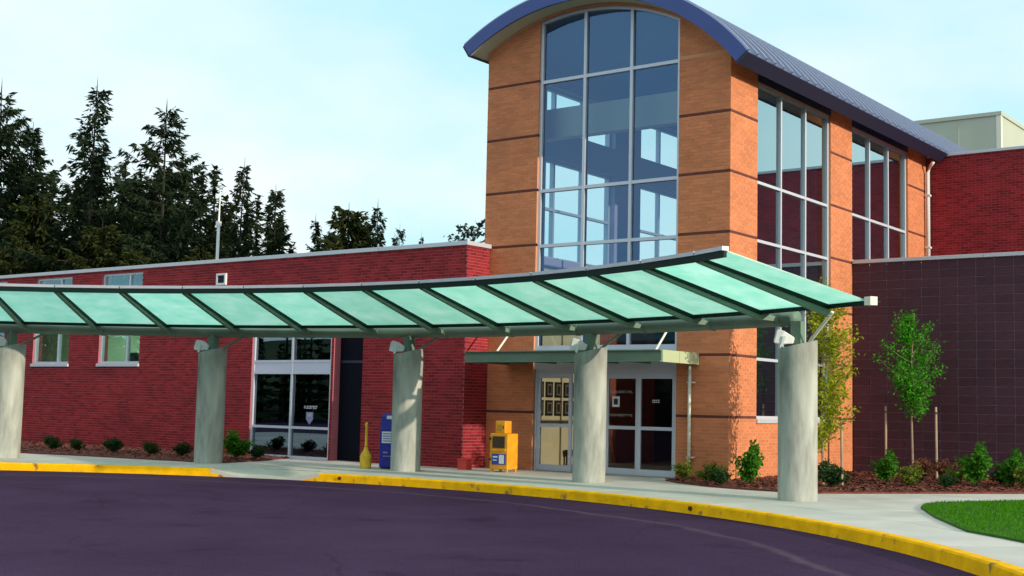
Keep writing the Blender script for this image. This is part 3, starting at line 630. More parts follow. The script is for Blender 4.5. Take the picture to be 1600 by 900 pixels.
# antenna mast on the wing roof
mast = thing('antenna_mast', 'thin white antenna mast on the roof of the red wing', 'antenna', (-18.8, 3.0, 4.55))
mb = MB(); mb.tube([(0, 0, 0), (0, 0, 2.2)], 0.045, 10); lpart('mast_pole', mb, LAMPW, mast)
mb = MB(); mb.tube([(0, 0, 2.2), (0.02, 0, 3.25)], [0.03, 0.012], 8); lpart('antenna_whip', mb, LAMPW, mast)
mb = MB(); mb.box(-0.06, 0.06, -0.06, 0.06, 2.08, 2.22); lpart('bracket', mb, LAMPW, mast)
mb = MB(); mb.tube([(0.0, 0, 3.2), (0.16, 0, 3.27)], 0.02, 6); lpart('antenna_tip', mb, LAMPW, mast)

# ================================================================== burgundy block wing on the right
bw = thing('block_wing', 'burgundy concrete block wing with pale coping behind the young trees', 'building', (4.5, 6.2, 0))
CYW = 6.20; ZT = 4.83
mb = MB(); mb.box(0.03, 9.6, CYW + 0.004, CYW + 0.3, -0.1, ZT); mb.box(9.3, 9.6, CYW + 0.3, 14, -0.1, ZT); mb.box(0.05, 9.3, CYW + 0.3, 11.2, ZT - 0.25, ZT - 0.1); part('wall_core', mb, CMU_M, bw)
BW_, BHH, BJ = 0.4064, 0.2032, 0.015
def block_mesh(w, h):
    m_ = MB(); b = 0.004
    m_.v = [(0, 0, 0), (w, 0, 0), (w, 0, h), (0, 0, h), (b, -0.014, b), (w - b, -0.014, b), (w - b, -0.014, h - b), (b, -0.014, h - b)]
    m_.f = [(4, 5, 6, 7), (0, 1, 5, 4), (1, 2, 6, 5), (2, 3, 7, 6), (3, 0, 4, 7)]; return m_
full = block_mesh(BW_ - BJ, BHH - BJ).mesh('block', CMU)
rows = int(ZT / BHH) + 1; rest = MB(); XE = 0.03 + 11 * BW_
wl_bw = Vector((4.5, 6.2, 0))
for r_ in range(rows):
    z_ = r_ * BHH + 0.005; x_ = 0.03
    while x_ < 9.4:
        if x_ < XE - 0.05: link('block', full, bw, Vector((x_, CYW + rnd.uniform(-0.0015, 0.0015), z_)) - wl_bw)
        else:
            t_ = block_mesh(BW_ - BJ, BHH - BJ); i = len(rest.v); rest.v += [(v[0] + x_, v[1] + CYW, v[2] + z_) for v in t_.v]; rest.f += [tuple(q + i for q in f_) for f_ in t_.f]
        x_ += BW_
part('blockwork', rest, CMU, bw, kind='stuff')
for a_, b_ in ((0.02, 3.05), (3.05, 6.1), (6.1, 9.64)):
    mb = MB(); mb.box(a_ + 0.003, b_ - 0.003, CYW - 0.05, CYW + 0.34, ZT + 0.055, ZT + 0.14); part('coping', mb, COPING, bw, bevel=0.005)

# taller red brick block behind it
ub = thing('upper_brick_block', 'tall red brick block rising above the burgundy wing beside the roof eave', 'building', (5, 11.3, 0))
UF = ('Y', 11.3, -1)
mb = MB(); wall_core(mb, UF, 0.03, 12, -0.1, 8.27, 0.3, []); mb.box(11.7, 12, 11.6, 22, -0.1, 8.27); mb.box(0.03, 11.7, 11.6, 22, 7.9, 8.05); part('wall_core', mb, RED_M, ub)
mb = MB(); bricks(mb, UF, 0.04, 7.5, 4.8, 8.27, []); part('brickwork', mb, RED, ub, kind='stuff')
for a_, b_ in ((0.03, 3.0), (3.0, 6.0), (6.0, 9.0), (9.0, 12.05)):
    mb = MB(); mb.box(a_ + 0.003, b_ - 0.003, 11.25, 11.66, 8.27, 8.345); part('coping', mb, COPING, ub, bevel=0.005)
mb = MB(); mb.box(1.95, 11, 14.0, 14.4, 7.9, 8.62); part('roof_curb', mb, NAVY, ub)
# penthouse
pn = thing('roof_penthouse', 'pale grey-green rooftop plant box behind the arched roof', 'building', (-5, 28, 7))
mb = MB(); mb.box(-9.5, -1.98, 25.0, 34, 7.0, 12.38); part('panel_wall', mb, PENT, pn)
mb = MB(); mb.box(-9.56, -1.93, 24.95, 34.05, 12.38, 12.52); part('roof_edge', mb, PENT, pn)
mb = MB(); mb.box(-2.12, -1.95, 24.97, 25.14, 7.0, 12.375); part('corner_trim', mb, PENTW, pn)
for k in range(1, 5):
    x_ = -9.5 + k * 1.5; mb = MB(); mb.box(x_ - 0.012, x_ + 0.012, 24.985, 25.0, 7, 12.37); part('panel_joint', mb, PENTW, pn) if False else part('panel_joint', mb, PENT, pn)
# white downspout in the corner
ds = thing('downspout', 'white downspout in the corner where tower meets upper red brick', 'pipe', (0.1, 11.18, 4.9))
mb = MB(); mb.tube([(0.30, 11.02, 8.10), (0.22, 11.06, 8.02), (0.10, 11.18, 7.85), (0.10, 11.18, 4.9)], 0.05, 10); part('pipe', mb, LAMPW, ds, smooth=True)
for z_ in (7.2, 5.8):
    mb = MB(); mb.box(0.03, 0.17, 11.11, 11.24, z_, z_ + 0.05); part('bracket', mb, LAMPW, ds)

# ================================================================== entrance canopy, doors
ec = thing('entrance_canopy', 'flat green steel canopy over the entrance doors', 'canopy', (-3, -0.75, 2.25))
EX0, EX1, EY, EZ0, EZ1 = -5.43, -0.65, -1.5, 2.27, 2.50
mb = MB(); mb.box(EX0, EX1, EY, EY + 0.06, EZ0, EZ1); mb.box(EX0, EX1, EY - 0.05, EY, EZ1 - 0.02, EZ1); mb.box(EX0, EX1, EY - 0.05, EY, EZ0, EZ0 + 0.02); part('front_channel', mb, GREEN, ec)
mb = MB(); mb.box(EX0, EX0 + 0.06, EY + 0.06, -0.02, EZ0, EZ1); part('end_channel', mb, GREEN, ec)
for a_, b_ in ((EY + 0.06, -0.80), (-0.79, -0.02)):
    mb = MB(); mb.box(EX1 - 0.06, EX1, a_, b_, EZ0, EZ1); part('end_panel', mb, mat('pale_green_panel', (0.45, 0.50, 0.30), 0.5), ec)
mb = MB(); mb.box(EX0 + 0.061, EX1 - 0.061, EY + 0.061, -0.02, EZ1 - 0.08, EZ1 - 0.05); part('deck', mb, GREEN, ec)
for k in range(6):
    x_ = EX0 + 0.5 + k * 0.78; mb = MB(); mb.box(x_, x_ + 0.06, EY + 0.061, -0.02, EZ0 + 0.02, EZ1 - 0.081); part('joist', mb, GREEN, ec)
for x_ in (EX0 + 0.55, EX1 - 0.35):
    mb = MB(); mb.tube([(x_, EY + 0.35, EZ1 - 0.03), (x_, -0.02, 3.55)], 0.022, 8); part('hanger_rod', mb, PENTW, ec)
# sunshade louvre frame at the foot of the window
mb = MB()
for k in range(4): mb.box(-2.0, -1.25, -0.32 + k * 0.08, -0.27 + k * 0.08, 2.82 - k * 0.0, 2.85)
# downpipe beside the doors
dp = thing('downpipe', 'thin cream downpipe on tan brick right of the entrance doors', 'pipe', (-0.83, -0.06, 0.05))
mb = MB(); mb.tube([(-0.83, -0.07, 0.05), (-0.83, -0.07, 2.27)], 0.036, 10); part('pipe', mb, PENTW, dp, smooth=True)
for z_ in (0.42, 1.9):
    mb = MB(); mb.box(-0.90, -0.72, -0.06, -0.012, z_, z_ + 0.03); mb.tube([(-0.73, -0.06, z_ + 0.015), (-0.73, -0.12, z_ + 0.015)], 0.018, 8); part('clamp', mb, PENTW, dp)

door = thing('entrance_door', 'aluminium framed sliding glass entrance doors under the small canopy', 'door', (-2.95, 0.1, 0))
DX = [-4.70, -3.77, -2.95, -2.13, -1.20]; DZ = 2.18
def leaf(x0, x1, y, name='door_leaf'):
    b = 0.075; mb = MB()
    mb.box(x0, x0 + b, y, y + 0.05, 0.02, DZ - 0.1); mb.box(x1 - b, x1, y, y + 0.05, 0.02, DZ - 0.1)
    mb.box(x0 + b, x1 - b, y, y + 0.05, 0.02, 0.14); mb.box(x0 + b, x1 - b, y, y + 0.05, 0.94, 1.01); mb.box(x0 + b, x1 - b, y, y + 0.05, DZ - 0.19, DZ - 0.1)
    L_ = part(name, mb, ALU, door)
    for z0, z1 in ((0.14, 0.94), (1.01, DZ - 0.19)):
        g_ = MB(); g_.quad((x0 + b, y + 0.025, z0), (x1 - b, y + 0.025, z0), (x1 - b, y + 0.025, z1), (x0 + b, y + 0.025, z1)); part('pane', g_, GLDOOR, L_)
    return L_
lv = [leaf(DX[0] + 0.04, DX[1], 0.10), leaf(DX[1] + 0.01, DX[2] - 0.003, 0.16), leaf(DX[2] + 0.003, DX[3] - 0.01, 0.16), leaf(DX[3], DX[4] - 0.04, 0.10)]
mb = MB(); mb.box(DX[0], DX[4], 0.06, 0.22, DZ - 0.1, DZ); mb.box(DX[0] - 0.001, DX[0] + 0.04, 0.06, 0.22, 0.0, DZ - 0.1); mb.box(DX[4] - 0.04, DX[4] + 0.001, 0.06, 0.22, 0.0, DZ - 0.1); part('door_frame', mb, ALU, door)
mb = MB(); mb.box(DX[0] + 0.04, DX[4] - 0.04, 0.06, 0.22, 0.006, 0.018); part('threshold', mb, FLASH, door)
mb = MB(); mb.box(-2.78, -2.60, 0.154, 0.158, 1.40, 1.62); part('door_sticker', mb, LABELW, lv[2])
mb = MB(); mb.box(-2.74, -2.64, 0.150, 0.153, 1.45, 1.57); part('sticker_print', mb, BLACK, lv[2])
DIM = mat('faded_lettering', (0.34, 0.32, 0.34), 0.6)
strokes(-2.84, -2.28, 1.69, 1.74, 0.155, 13, DIM, lv[2], 'door_lettering'); strokes(-2.84, -2.28, 1.21, 1.255, 0.155, 13, DIM, lv[2], 'door_lettering')
strokes(-1.78, -1.60, 1.50, 1.56, 0.095, 4, LABELW, lv[3], 'door_lettering')
# pictures and bench inside the lobby
for row, z_ in enumerate((1.60, 1.17)):
    for k in range(7):
        y_ = 1.62 + k * 0.37
        pf = thing('picture_frame', 'dark framed picture on the lobby wall, %s row, %s from the door' % (('upper', 'lower')[row], ('first', 'second', 'third', 'fourth', 'fifth', 'sixth', 'seventh')[k]), 'picture', (-5.79, y_, z_), group='framed pictures in the lobby')
        mb = MB(); mb.box(0, 0.025, 0, 0.27, 0, 0.36); lpart('frame', mb, BLACK, pf)
        mb = MB(); mb.box(0.025, 0.028, 0.04, 0.23, 0.05, 0.31); lpart('mount', mb, MATTE, pf)
        mb = MB(); mb.box(0.028, 0.03, 0.075, 0.195, 0.09, 0.27); lpart('print', mb, PIC, pf)
bn = thing('bench', 'low dark wooden bench against the cream lobby wall', 'bench', (-5.55, 2.75, 0.005))
mb = MB(); mb.box(-0.2, 0.2, 0, 1.5, 0.30, 0.36); lpart('seat', mb, BROWN, bn, bevel=0.01)
for x_ in (-0.18, 0.12):
    for y_ in (0.04, 0.72, 1.40):
        mb = MB(); mb.box(x_, x_ + 0.06, y_, y_ + 0.06, 0, 0.30); lpart('leg', mb, BROWN, bn)

# ================================================================== curved glass canopy
RF, ZF, RK, ZK, RB, ZB = 13.62, 3.50, 15.88, 2.955, 16.38, 2.85
can = thing('glass_canopy', 'curved green steel canopy with frosted glass panels over the drop-off', 'canopy', (CX, CY, 0))
def slope(r): return ZF + (ZK - ZF) * (r - RF) / (RK - RF)
END = 59.2; RA = [62.3 + 5.65 * k for k in range(20)]
# pipe beam
path = [pol(RB, 66.9 + (RA[-1] - 66.9) * k / 60, ZB) for k in range(61)]
mb = MB(); mb.tube(path, 0.125, 16); part('pipe_beam', mb, GREEN, can, smooth=True)
def rafter(a_):
    t = Vector((-math.sin(R(a_)), math.cos(R(a_)), 0)); w = 0.03; mb = MB()
    rs = [(RF - 0.02, 0.085), (14.4, 0.11), (15.2, 0.13), (RK, 0.14), (RB - 0.08, slope(RB - 0.08) - 2.80)] if a_ > 65 else [(RF - 0.02, 0.085), (14.4, 0.115), (15.2, 0.15), (RK + 0.02, 0.17)]
    for (r0, d0), (r1, d1) in zip(rs, rs[1:]):
        p0, p1 = pol(r0, a_), pol(r1, a_)
        def V(p, sx, z): return tuple(Vector((p.x, p.y, z)) + t * (w * sx))
        z0, z1 = slope(r0) - 0.004, slope(r1) - 0.004
        mb.hexa([V(p0, -1, z0 - d0), V(p1, -1, z1 - d1), V(p1, 1, z1 - d1), V(p0, 1, z0 - d0), V(p0, -1, z0), V(p1, -1, z1), V(p1, 1, z1), V(p0, 1, z0)])
    return mb
def channel(a_):
    t = Vector((-math.sin(R(a_)), math.cos(R(a_)), 0)); mb = MB(); r0, r1 = RF + 0.02, RK - 0.005; p0, p1 = pol(r0, a_), pol(r1, a_)
    def V(p, sx, z): return tuple(Vector((p.x, p.y, z)) + t * (0.042 * sx))
    z0, z1 = slope(r0) - 0.003, slope(r1) - 0.003
    mb.hexa([V(p0, -1, z0 - 0.045), V(p1, -1, z1 - 0.07), V(p1, 1, z1 - 0.07), V(p0, 1, z0 - 0.045), V(p0, -1, z0), V(p1, -1, z1), V(p1, 1, z1), V(p0, 1, z0)]); return mb
for a_ in RA:
    rf_ = part('rafter', rafter(a_), GREEN, can); part('glazing_channel', channel(a_), GREEND, rf_)
# saddle plates where the rafters meet the beam
for a_ in RA[1:]:
    mb = MB(); c = [pol(RB, a_ - 0.16, ZB), pol(RB, a_ + 0.16, ZB)]; mb.tube(c, 0.138, 16); part('saddle', mb, GREEN, can)
gm = {}
for a0, a1 in zip([END] + RA, RA):
    mb = MB(); n = 5; r0, r1 = RF, RK; th = 0.018
    ga0, ga1 = math.degrees(0.012 / r0), math.degrees(0.012 / r1)
    for k in range(1):
        P0, P1, P2, P3_ = pol(r0, a0 + ga0, slope(r0)), pol(r0, a1 - ga0, slope(r0)), pol(r1, a1 - ga1, slope(r1)), pol(r1, a0 + ga1, slope(r1))
        mb.hexa([P0, P1, P2, P3_] + [p + Vector((0, 0, th)) for p in (P0, P1, P2, P3_)])
    part('glass_panel', mb, FROST, can)
    # front rail and flashing, rear channel
    def bar(ra, rb, za, zb, e=0.0):
        m_ = MB(); q0, q1 = math.degrees(e / ra), math.degrees(e / ra)
        m_.hexa([pol(ra, a0 + q0, za), pol(ra, a1 - q1, za), pol(rb, a1 - q1, za), pol(rb, a0 + q0, za), pol(ra, a0 + q0, zb), pol(ra, a1 - q1, zb), pol(rb, a1 - q1, zb), pol(rb, a0 + q0, zb)]); return m_
    part('front_rail', bar(RF - 0.07, RF - 0.022, ZF - 0.075, ZF + 0.012), GREEND, can)
    part('flashing', bar(RF - 0.085, RF + 0.02, ZF + 0.0195, ZF + 0.075, 0.016), FLASH, can)
    part('rear_channel', bar(RK + 0.001, RK + 0.05, ZK - 0.06, ZK + 0.03), GREEND, can)
    part('gutter_pan', bar(RK + 0.051, RB - 0.24, ZK - 0.012, ZK + 0.012), GREEND, can)
mb = MB(); e = pol(RK, 59.2 - 0.35, ZK + 0.0); t = Vector((math.sin(R(59.2)), -math.cos(R(59.2)), 0)); q = Vector((math.cos(R(59.2)), math.sin(R(59.2)), 0))
e = pol(RK + 0.02, 59.2, ZK - 0.01); pts = [e + t * 0.02 - q * 0.06 + Vector((0, 0, -0.06)), e + t * 0.16 - q * 0.06 + Vector((0, 0, -0.06)), e + t * 0.16 + q * 0.06 + Vector((0, 0, -0.06)), e + t * 0.02 + q * 0.06 + Vector((0, 0, -0.06))]
mb.hexa(pts + [p + Vector((0, 0, 0.12)) for p in pts]); part('gutter_outlet', mb, PENTW, can)

# columns, posts, braces and floodlights
COLS = [66.75, 83.8, 99.27, 115.6, 131.4, 147.4, 163.4]
where = ['at the right end of the glass canopy', 'in front of the sliding entrance doors', 'beside the blue drop box', 'left of the storefront window', 'at the left edge of the picture', 'just beyond the left edge of the picture', 'farthest beyond the left edge of the picture']
CH = 2.42
def column_mesh():
    mb = MB(); n = 40; rad = 0.305
    zs = [0, 0.012, 0.3, 0.6, 1.0, 1.4, 1.8, 2.1]
    for z_ in zs:
        for j in range(n): t = 2 * math.pi * j / n; mb.v.append((rad * math.cos(t), rad * math.sin(t), z_))
    for j in range(n): t = 2 * math.pi * j / n; mb.v.append((rad * math.cos(t), rad * math.sin(t), CH + 0.07 * (0.8 * math.cos(t) + 0.6 * math.sin(t))))
    for j in range(n): t = 2 * math.pi * j / n; mb.v.append((0.97 * rad * math.cos(t), 0.97 * rad * math.sin(t), CH + 0.012 + 0.07 * (0.8 * math.cos(t) + 0.6 * math.sin(t))))
    for k in range(len(zs) + 1):
        for j in range(n): a_ = k * n + j; b_ = k * n + (j + 1) % n; mb.f.append((a_, b_, b_ + n, a_ + n))
    mb.f.append(tuple(range((len(zs) + 1) * n, (len(zs) + 2) * n))); return mb
cme = column_mesh().mesh('concrete_column', CONC, True)
try: cme.set_sharp_from_angle(angle=R(40))
except Exception: pass
for a_, wh in zip(COLS, where):
    p = pol(RB, a_)
    o = link('concrete_column', cme, None, (p.x, p.y, 0.0)); o.rotation_euler = (0, 0, 0)
    o['label'] = 'round grey concrete column ' + wh; o['category'] = 'column'; o['group'] = 'columns under the glass canopy'
    mb = MB(); mb.box(p.x - 0.085, p.x + 0.085, p.y - 0.085, p.y + 0.085, CH - 0.03, ZB - 0.06); part('post', mb, GREEN, can)
    tg = Vector((math.sin(R(a_)), -math.cos(R(a_)), 0)); rd_ = Vector((math.cos(R(a_)), math.sin(R(a_)), 0))
    s0 = p + tg * 0.16 + rd_ * 0.1 + Vector((0, 0, CH + 0.05)); 
    s1 = p + tg * 0.75 + rd_ * 0.02 + Vector((0, 0, ZB - 0.08 if a_ > 70 else ZB + 0.05))
    mb = MB(); mb.tube([s0, s1], 0.026, 8); part('brace', mb, PENTW if a_ < 70 else GREEN, can)
    # floodlight on the road side
    fl = thing('floodlight', 'white floodlight on top of the concrete column ' + wh, 'lamp', (0, 0, 0), group='floodlights on the columns')
    base = p + Vector((-0.80 * 0.24 + 0.02, -0.60 * 0.24 - 0.03, CH)); fl.location = base; fl.rotation_euler = (0, R(-14), R(202))
    mb = MB(); L_ = 0.17
    ring_ = lambda x, hy, hz: [(x, -hy, -hz + 0.10), (x, hy, -hz + 0.10), (x, hy * 0.85, hz + 0.10), (x, -hy * 0.85, hz + 0.10)]
    A_, B_, C_ = ring_(-0.15, 0.05, 0.05), ring_(0.03, 0.11, 0.11), ring_(0.14, 0.11, 0.11)
    i = 0; mb.v += A_ + B_ + C_
    for k in (0, 4):
        for j in range(4): mb.f.append((k + j, k + (j + 1) % 4, k + 4 + (j + 1) % 4, k + 4 + j))
    mb.f += [(3, 2, 1, 0), (8, 9, 10, 11)]; lpart('housing', mb, LAMPW, fl, bevel=0.015)
    mb = MB(); mb.box(0.141, 0.15, -0.09, 0.09, 0.02, 0.18); lpart('lens', mb, LENS, fl)
    mb = MB(); mb.box(-0.02, 0.02, -0.128, -0.115, -0.04, 0.13); mb.box(-0.02, 0.02, 0.115, 0.128, -0.04, 0.13); mb.box(-0.02, 0.02, -0.115, 0.115, -0.04, -0.028); mb.tube([(0, 0, -0.12), (0, 0, -0.04)], 0.02, 8); lpart('yoke', mb, LAMPW, fl)

# ================================================================== small things on the sidewalk
nb = thing('newspaper_box', 'yellow newspaper vending box with blue poster left of the entrance doors', 'newspaper box', (-4.55, -1.22, 0.0), R(4))
mb = MB(); mb.hexa([(-0.22, -0.2, 0.06), (0.22, -0.2, 0.06), (0.22, 0.2, 0.06), (-0.22, 0.2, 0.06), (-0.22, -0.2, 0.80), (0.22, -0.2, 0.80), (0.22, 0.2, 0.80), (-0.22, 0.2, 0.80)]); lpart('cabinet', mb, NEWS, nb, bevel=0.015)
mb = MB(); mb.box(-0.14, 0.10, -0.13, 0.13, 0.80, 1.06); lpart('coin_box', mb, NEWS, nb, bevel=0.015)
mb = MB(); mb.box(-0.15, 0.15, -0.212, -0.2, 0.50, 0.74); lpart('window', mb, mat('smoky_window', (0.06, 0.045, 0.03), 0.2), nb)
mb = MB(); mb.box(-0.18, 0.18, -0.23, -0.2, 0.44, 0.48); lpart('handle', mb, NEWS, nb)
mb = MB(); mb.box(-0.16, 0.18, -0.209, -0.2, 0.16, 0.38); po = lpart('poster', mb, PRINTB, nb)
mb = MB(); mb.box(0.02, 0.14, -0.213, -0.2095, 0.18, 0.36); mb.box(-0.13, -0.02, -0.213, -0.2095, 0.30, 0.33); mb.box(-0.13, -0.04, -0.213, -0.2095, 0.24, 0.26); lpart('poster_print', mb, LABELW, po)
mb = MB(); mb.box(-0.08, 0.04, -0.138, -0.13, 0.86, 0.98); lpart('coin_plate', mb, mat('dull_plate', (0.45, 0.26, 0.04), 0.4), nb)
mb = MB(); mb.box(0.055, 0.07, -0.137, -0.13, 0.89, 0.96); lpart('coin_slot', mb, BLACK, nb)
for z_ in (0.24, 0.66):
    mb = MB(); mb.box(-0.228, -0.19, -0.215, -0.2, z_, z_ + 0.05); lpart('hinge', mb, BLACK, nb)
for x_ in (-0.2, 0.16):
    for y_ in (-0.18, 0.14):
        mb = MB(); mb.box(x_, x_ + 0.04, y_, y_ + 0.04, 0, 0.06); lpart('foot', mb, NEWS, nb)

db = thing('drop_box', 'tall blue drop box with white label partly behind a concrete column', 'box', (-6.62, -2.36, 0.0), R(28))
mb = MB(); pr = [(-0.2, 0.03), (0.2, 0.03), (0.2, 0.78), (0.12, 1.08), (0.07, 1.14), (-0.2, 1.14)]
mb.prism([(-0.24, y_, z_) for y_, z_ in [(-0.2, 0.03), (0.2, 0.03), (0.2, 1.12), (0.14, 1.16), (-0.02, 1.16), (-0.09, 1.10), (-0.2, 0.82)]], (0.48, 0, 0)); lpart('cabinet', mb, DROPB, db, bevel=0.02)
mb = MB(); mb.box(-0.19, 0.1, -0.206, -0.2, 0.54, 0.78); lb = lpart('white_label', mb, LABELW, db)
mb = MB()
for k in range(4): mb.box(-0.17, 0.08 - 0.04 * (k % 2), -0.209, -0.2065, 0.57 + k * 0.05, 0.595 + k * 0.05)
lpart('label_print', mb, PRINTG, lb)
mb = MB(); mb.hexa([(-0.12, -0.115, 1.04), (0.06, -0.115, 1.04), (0.06, -0.11, 1.04), (-0.12, -0.11, 1.04), (-0.12, -0.095, 1.11), (0.06, -0.095, 1.11), (0.06, -0.088, 1.11), (-0.12, -0.088, 1.11)]); lpart('small_label', mb, LABELW, db)
mb = MB(); mb.box(-0.16, 0.02, -0.204, -0.2, 0.26, 0.275); mb.box(-0.16, -0.06, -0.204, -0.2, 0.33, 0.36); lpart('print_line', mb, PRINTG, db)
mb = MB(); mb.box(-0.21, 0.21, -0.17, 0.17, 0, 0.03); lpart('plinth', mb, BLACK, db)

sp = thing('smoking_receptacle', 'yellow smokers receptacle with long thin neck beside the blue box', 'ash bin', (-7.02, -2.75, 0.0))
mb = MB(); mb.lathe([(0.115, 0), (0.12, 0.02), (0.118, 0.24), (0.112, 0.28), (0.09, 0.32), (0.055, 0.38), (0.036, 0.44)], n=24); lpart('base_bucket', mb, SMOKE, sp, smooth=True)
mb = MB(); mb.lathe([(0.035, 0.44), (0.029, 0.5), (0.026, 0.88), (0.036, 0.90), (0.036, 0.94), (0.018, 0.96)], n=16); lpart('neck', mb, SMOKE, sp, smooth=True)
mb = MB(); mb.box(0.02, 0.04, -0.012, 0.012, 0.905, 0.93); lpart('opening', mb, BLACK, sp)
mb = MB(); mb.lathe([(0.120, 0.235), (0.125, 0.24), (0.125, 0.262), (0.116, 0.266)], n=24); lpart('rim', mb, SMOKE, sp, smooth=True)

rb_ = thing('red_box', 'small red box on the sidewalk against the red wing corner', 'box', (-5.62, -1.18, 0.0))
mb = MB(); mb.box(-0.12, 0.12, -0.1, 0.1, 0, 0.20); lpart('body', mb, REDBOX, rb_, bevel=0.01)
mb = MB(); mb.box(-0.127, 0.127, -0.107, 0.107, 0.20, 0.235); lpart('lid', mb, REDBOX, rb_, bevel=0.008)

# ================================================================== planting
def leaf_cloud(mb, pts, size, rng, aspect=0.55):
    for p in pts:
        d_ = Vector((rng.gauss(0, 1), rng.gauss(0, 1), rng.gauss(0, 0.7))).normalized(); s_ = d_.cross(Vector((rng.gauss(0, 1), rng.gauss(0, 1), rng.gauss(0, 1)))).normalized()
        l = size * rng.uniform(0.6, 1.25); w = l * aspect * 0.5; p = Vector(p)
        mb.quad(p, p + d_ * l * 0.5 + s_ * w, p + d_ * l, p + d_ * l * 0.5 - s_ * w)
def shrub_proto(seed, w, h, n, size, upright=0.5):
    rng = random.Random(seed); st = MB(); lf = MB(); pts = []
    for k in range(16):
        t = rng.uniform(0, 6.28); r_ = w * rng.uniform(0.2, 1.0); hh = h * rng.uniform(0.55, 1.0) * (1 - 0.35 * (r_ / w) ** 2)
        tip = Vector((r_ * math.cos(t), r_ * math.sin(t), hh)); mid = Vector((tip.x * 0.45, tip.y * 0.45, hh * 0.55))
        st.tube([(0, 0, 0), mid, tip], [0.008, 0.006, 0.003], 4, False)
        for q in range(n // 16):
            u = rng.uniform(0.25, 1.02) ** 0.8; b = (mid * (u * 2) if u < 0.5 else mid + (tip - mid) * ((u - 0.5) * 2)); pts.append(b + Vector((rng.gauss(0, w * 0.13), rng.gauss(0, w * 0.13), rng.gauss(0, h * 0.05))))
    leaf_cloud(lf, [p for p in pts if p.z > 0.03], size, rng); return st, lf
LEAF1 = leaf_mat('shrub_green', (0.065, 0.22, 0.02)); LEAF2 = leaf_mat('shrub_olive', (0.15, 0.20, 0.03)); LEAF3 = leaf_mat('shrub_dark', (0.035, 0.075, 0.025)); LEAF4 = leaf_mat('shrub_rust', (0.16, 0.07, 0.045)); LEAF5 = leaf_mat('tree_green', (0.065, 0.30, 0.02)); LEAF6 = leaf_mat('tree_yellow_green', (0.30, 0.36, 0.02), 0.45)
PRO = {}
for nm, lm, seed, w, h, n, sz in (('green', LEAF1, 1, 0.28, 0.75, 1500, 0.085), ('olive', LEAF2, 2, 0.30, 0.5, 1200, 0.07), ('dark', LEAF3, 3, 0.34, 0.5, 1200, 0.08), ('rust', LEAF4, 4, 0.32, 0.5, 1000, 0.06)):
    a_, b_ = shrub_proto(seed, w, h, n, sz); PRO[nm] = (a_.mesh('stems', BARK), b_.mesh('foliage', lm))
KS = 1.05
def shrub(kind, x, y, sc, label, grp, rz=None):
    o = thing('shrub', label, 'shrub', (x, y, 0.028), rnd.uniform(0, 6.28) if rz is None else rz, grp); o.scale = tuple(c * KS for c in sc) if isinstance(sc, tuple) else (sc * KS,) * 3
    link('stems', PRO[kind][0], o); link('foliage', PRO[kind][1], o)
GR = 'shrubs in the mulch bed right of the tower'
shrub('green', 1.15, -1.35, (0.9, 0.9, 1.05), 'leafy bright green shrub against the lit tower corner left of the end column', GR)
shrub('olive', -0.55, -0.75, 0.75, 'low olive shrub at the foot of the cream downpipe', GR)
shrub('olive', 0.25, -1.15, 0.8, 'olive shrub in front of the tower front pier', GR)
shrub('dark', 0.75, -1.75, 0.6, 'small dark shrub at the mulch edge near the sidewalk', GR)
shrub('dark', 2.35, -0.6, 0.95, 'dark shrub just right of the end column under the yellow-green tree', GR)
shrub('green', 2.45, 1.9, 0.85, 'round green shrub between the yellow-green tree and the green tree', GR)
shrub('olive', 3.15, 1.3, 0.85, 'olive shrub below the young green tree, near the walk', GR)
shrub('rust', 2.6, 3.4, 1.1, 'rusty brown shrub at the trunk of the young green tree', GR)
shrub('rust', 2.95, 3.9, 1.05, 'rusty brown shrub against the block wall behind the right stake', GR)
shrub('olive', 3.6, 2.3, 0.75, 'low olive shrub right of the right-hand tree stake', GR)
shrub('green', 4.05, 2.3, (1.05, 1.05, 1.1), 'bushy green shrub in front of the burgundy wall, second from the right', GR)
shrub('green', 4.55, 2.9, 0.95, 'green shrub near the right edge of the picture', GR)
shrub('olive', 4.9, 2.6, 0.95, 'olive green shrub cut by the right edge of the picture', GR)
shrub('dark', 4.25, 3.4, 0.8, 'small dark shrub between the two bushy green shrubs on the right', GR)
shrub('dark', 3.85, 1.2, 0.55, 'smallest dark shrub at the front edge of the mulch', GR)
GL_ = 'shrubs along the red wing'
for k, (x, y, sc) in enumerate([(-16.9, -3.6, 0.72), (-16.2, -3.4, 0.6), (-14.7, -3.4, 0.75), (-13.4, -3.3, 0.65), (-12.4, -3.2, 0.68)]):
    shrub('dark', x, y, sc, '%s dark shrub along the red wing wall, counted from the left' % ('first', 'second', 'third', 'fourth', 'fifth')[k], GL_)
shrub('green', -10.9, -2.9, (1.25, 1.25, 0.85), 'wide green shrub in front of the storefront window frame', GL_)
shrub('dark', -10.75, -2.4, 0.6, 'small dark shrub under the storefront glass', GL_)

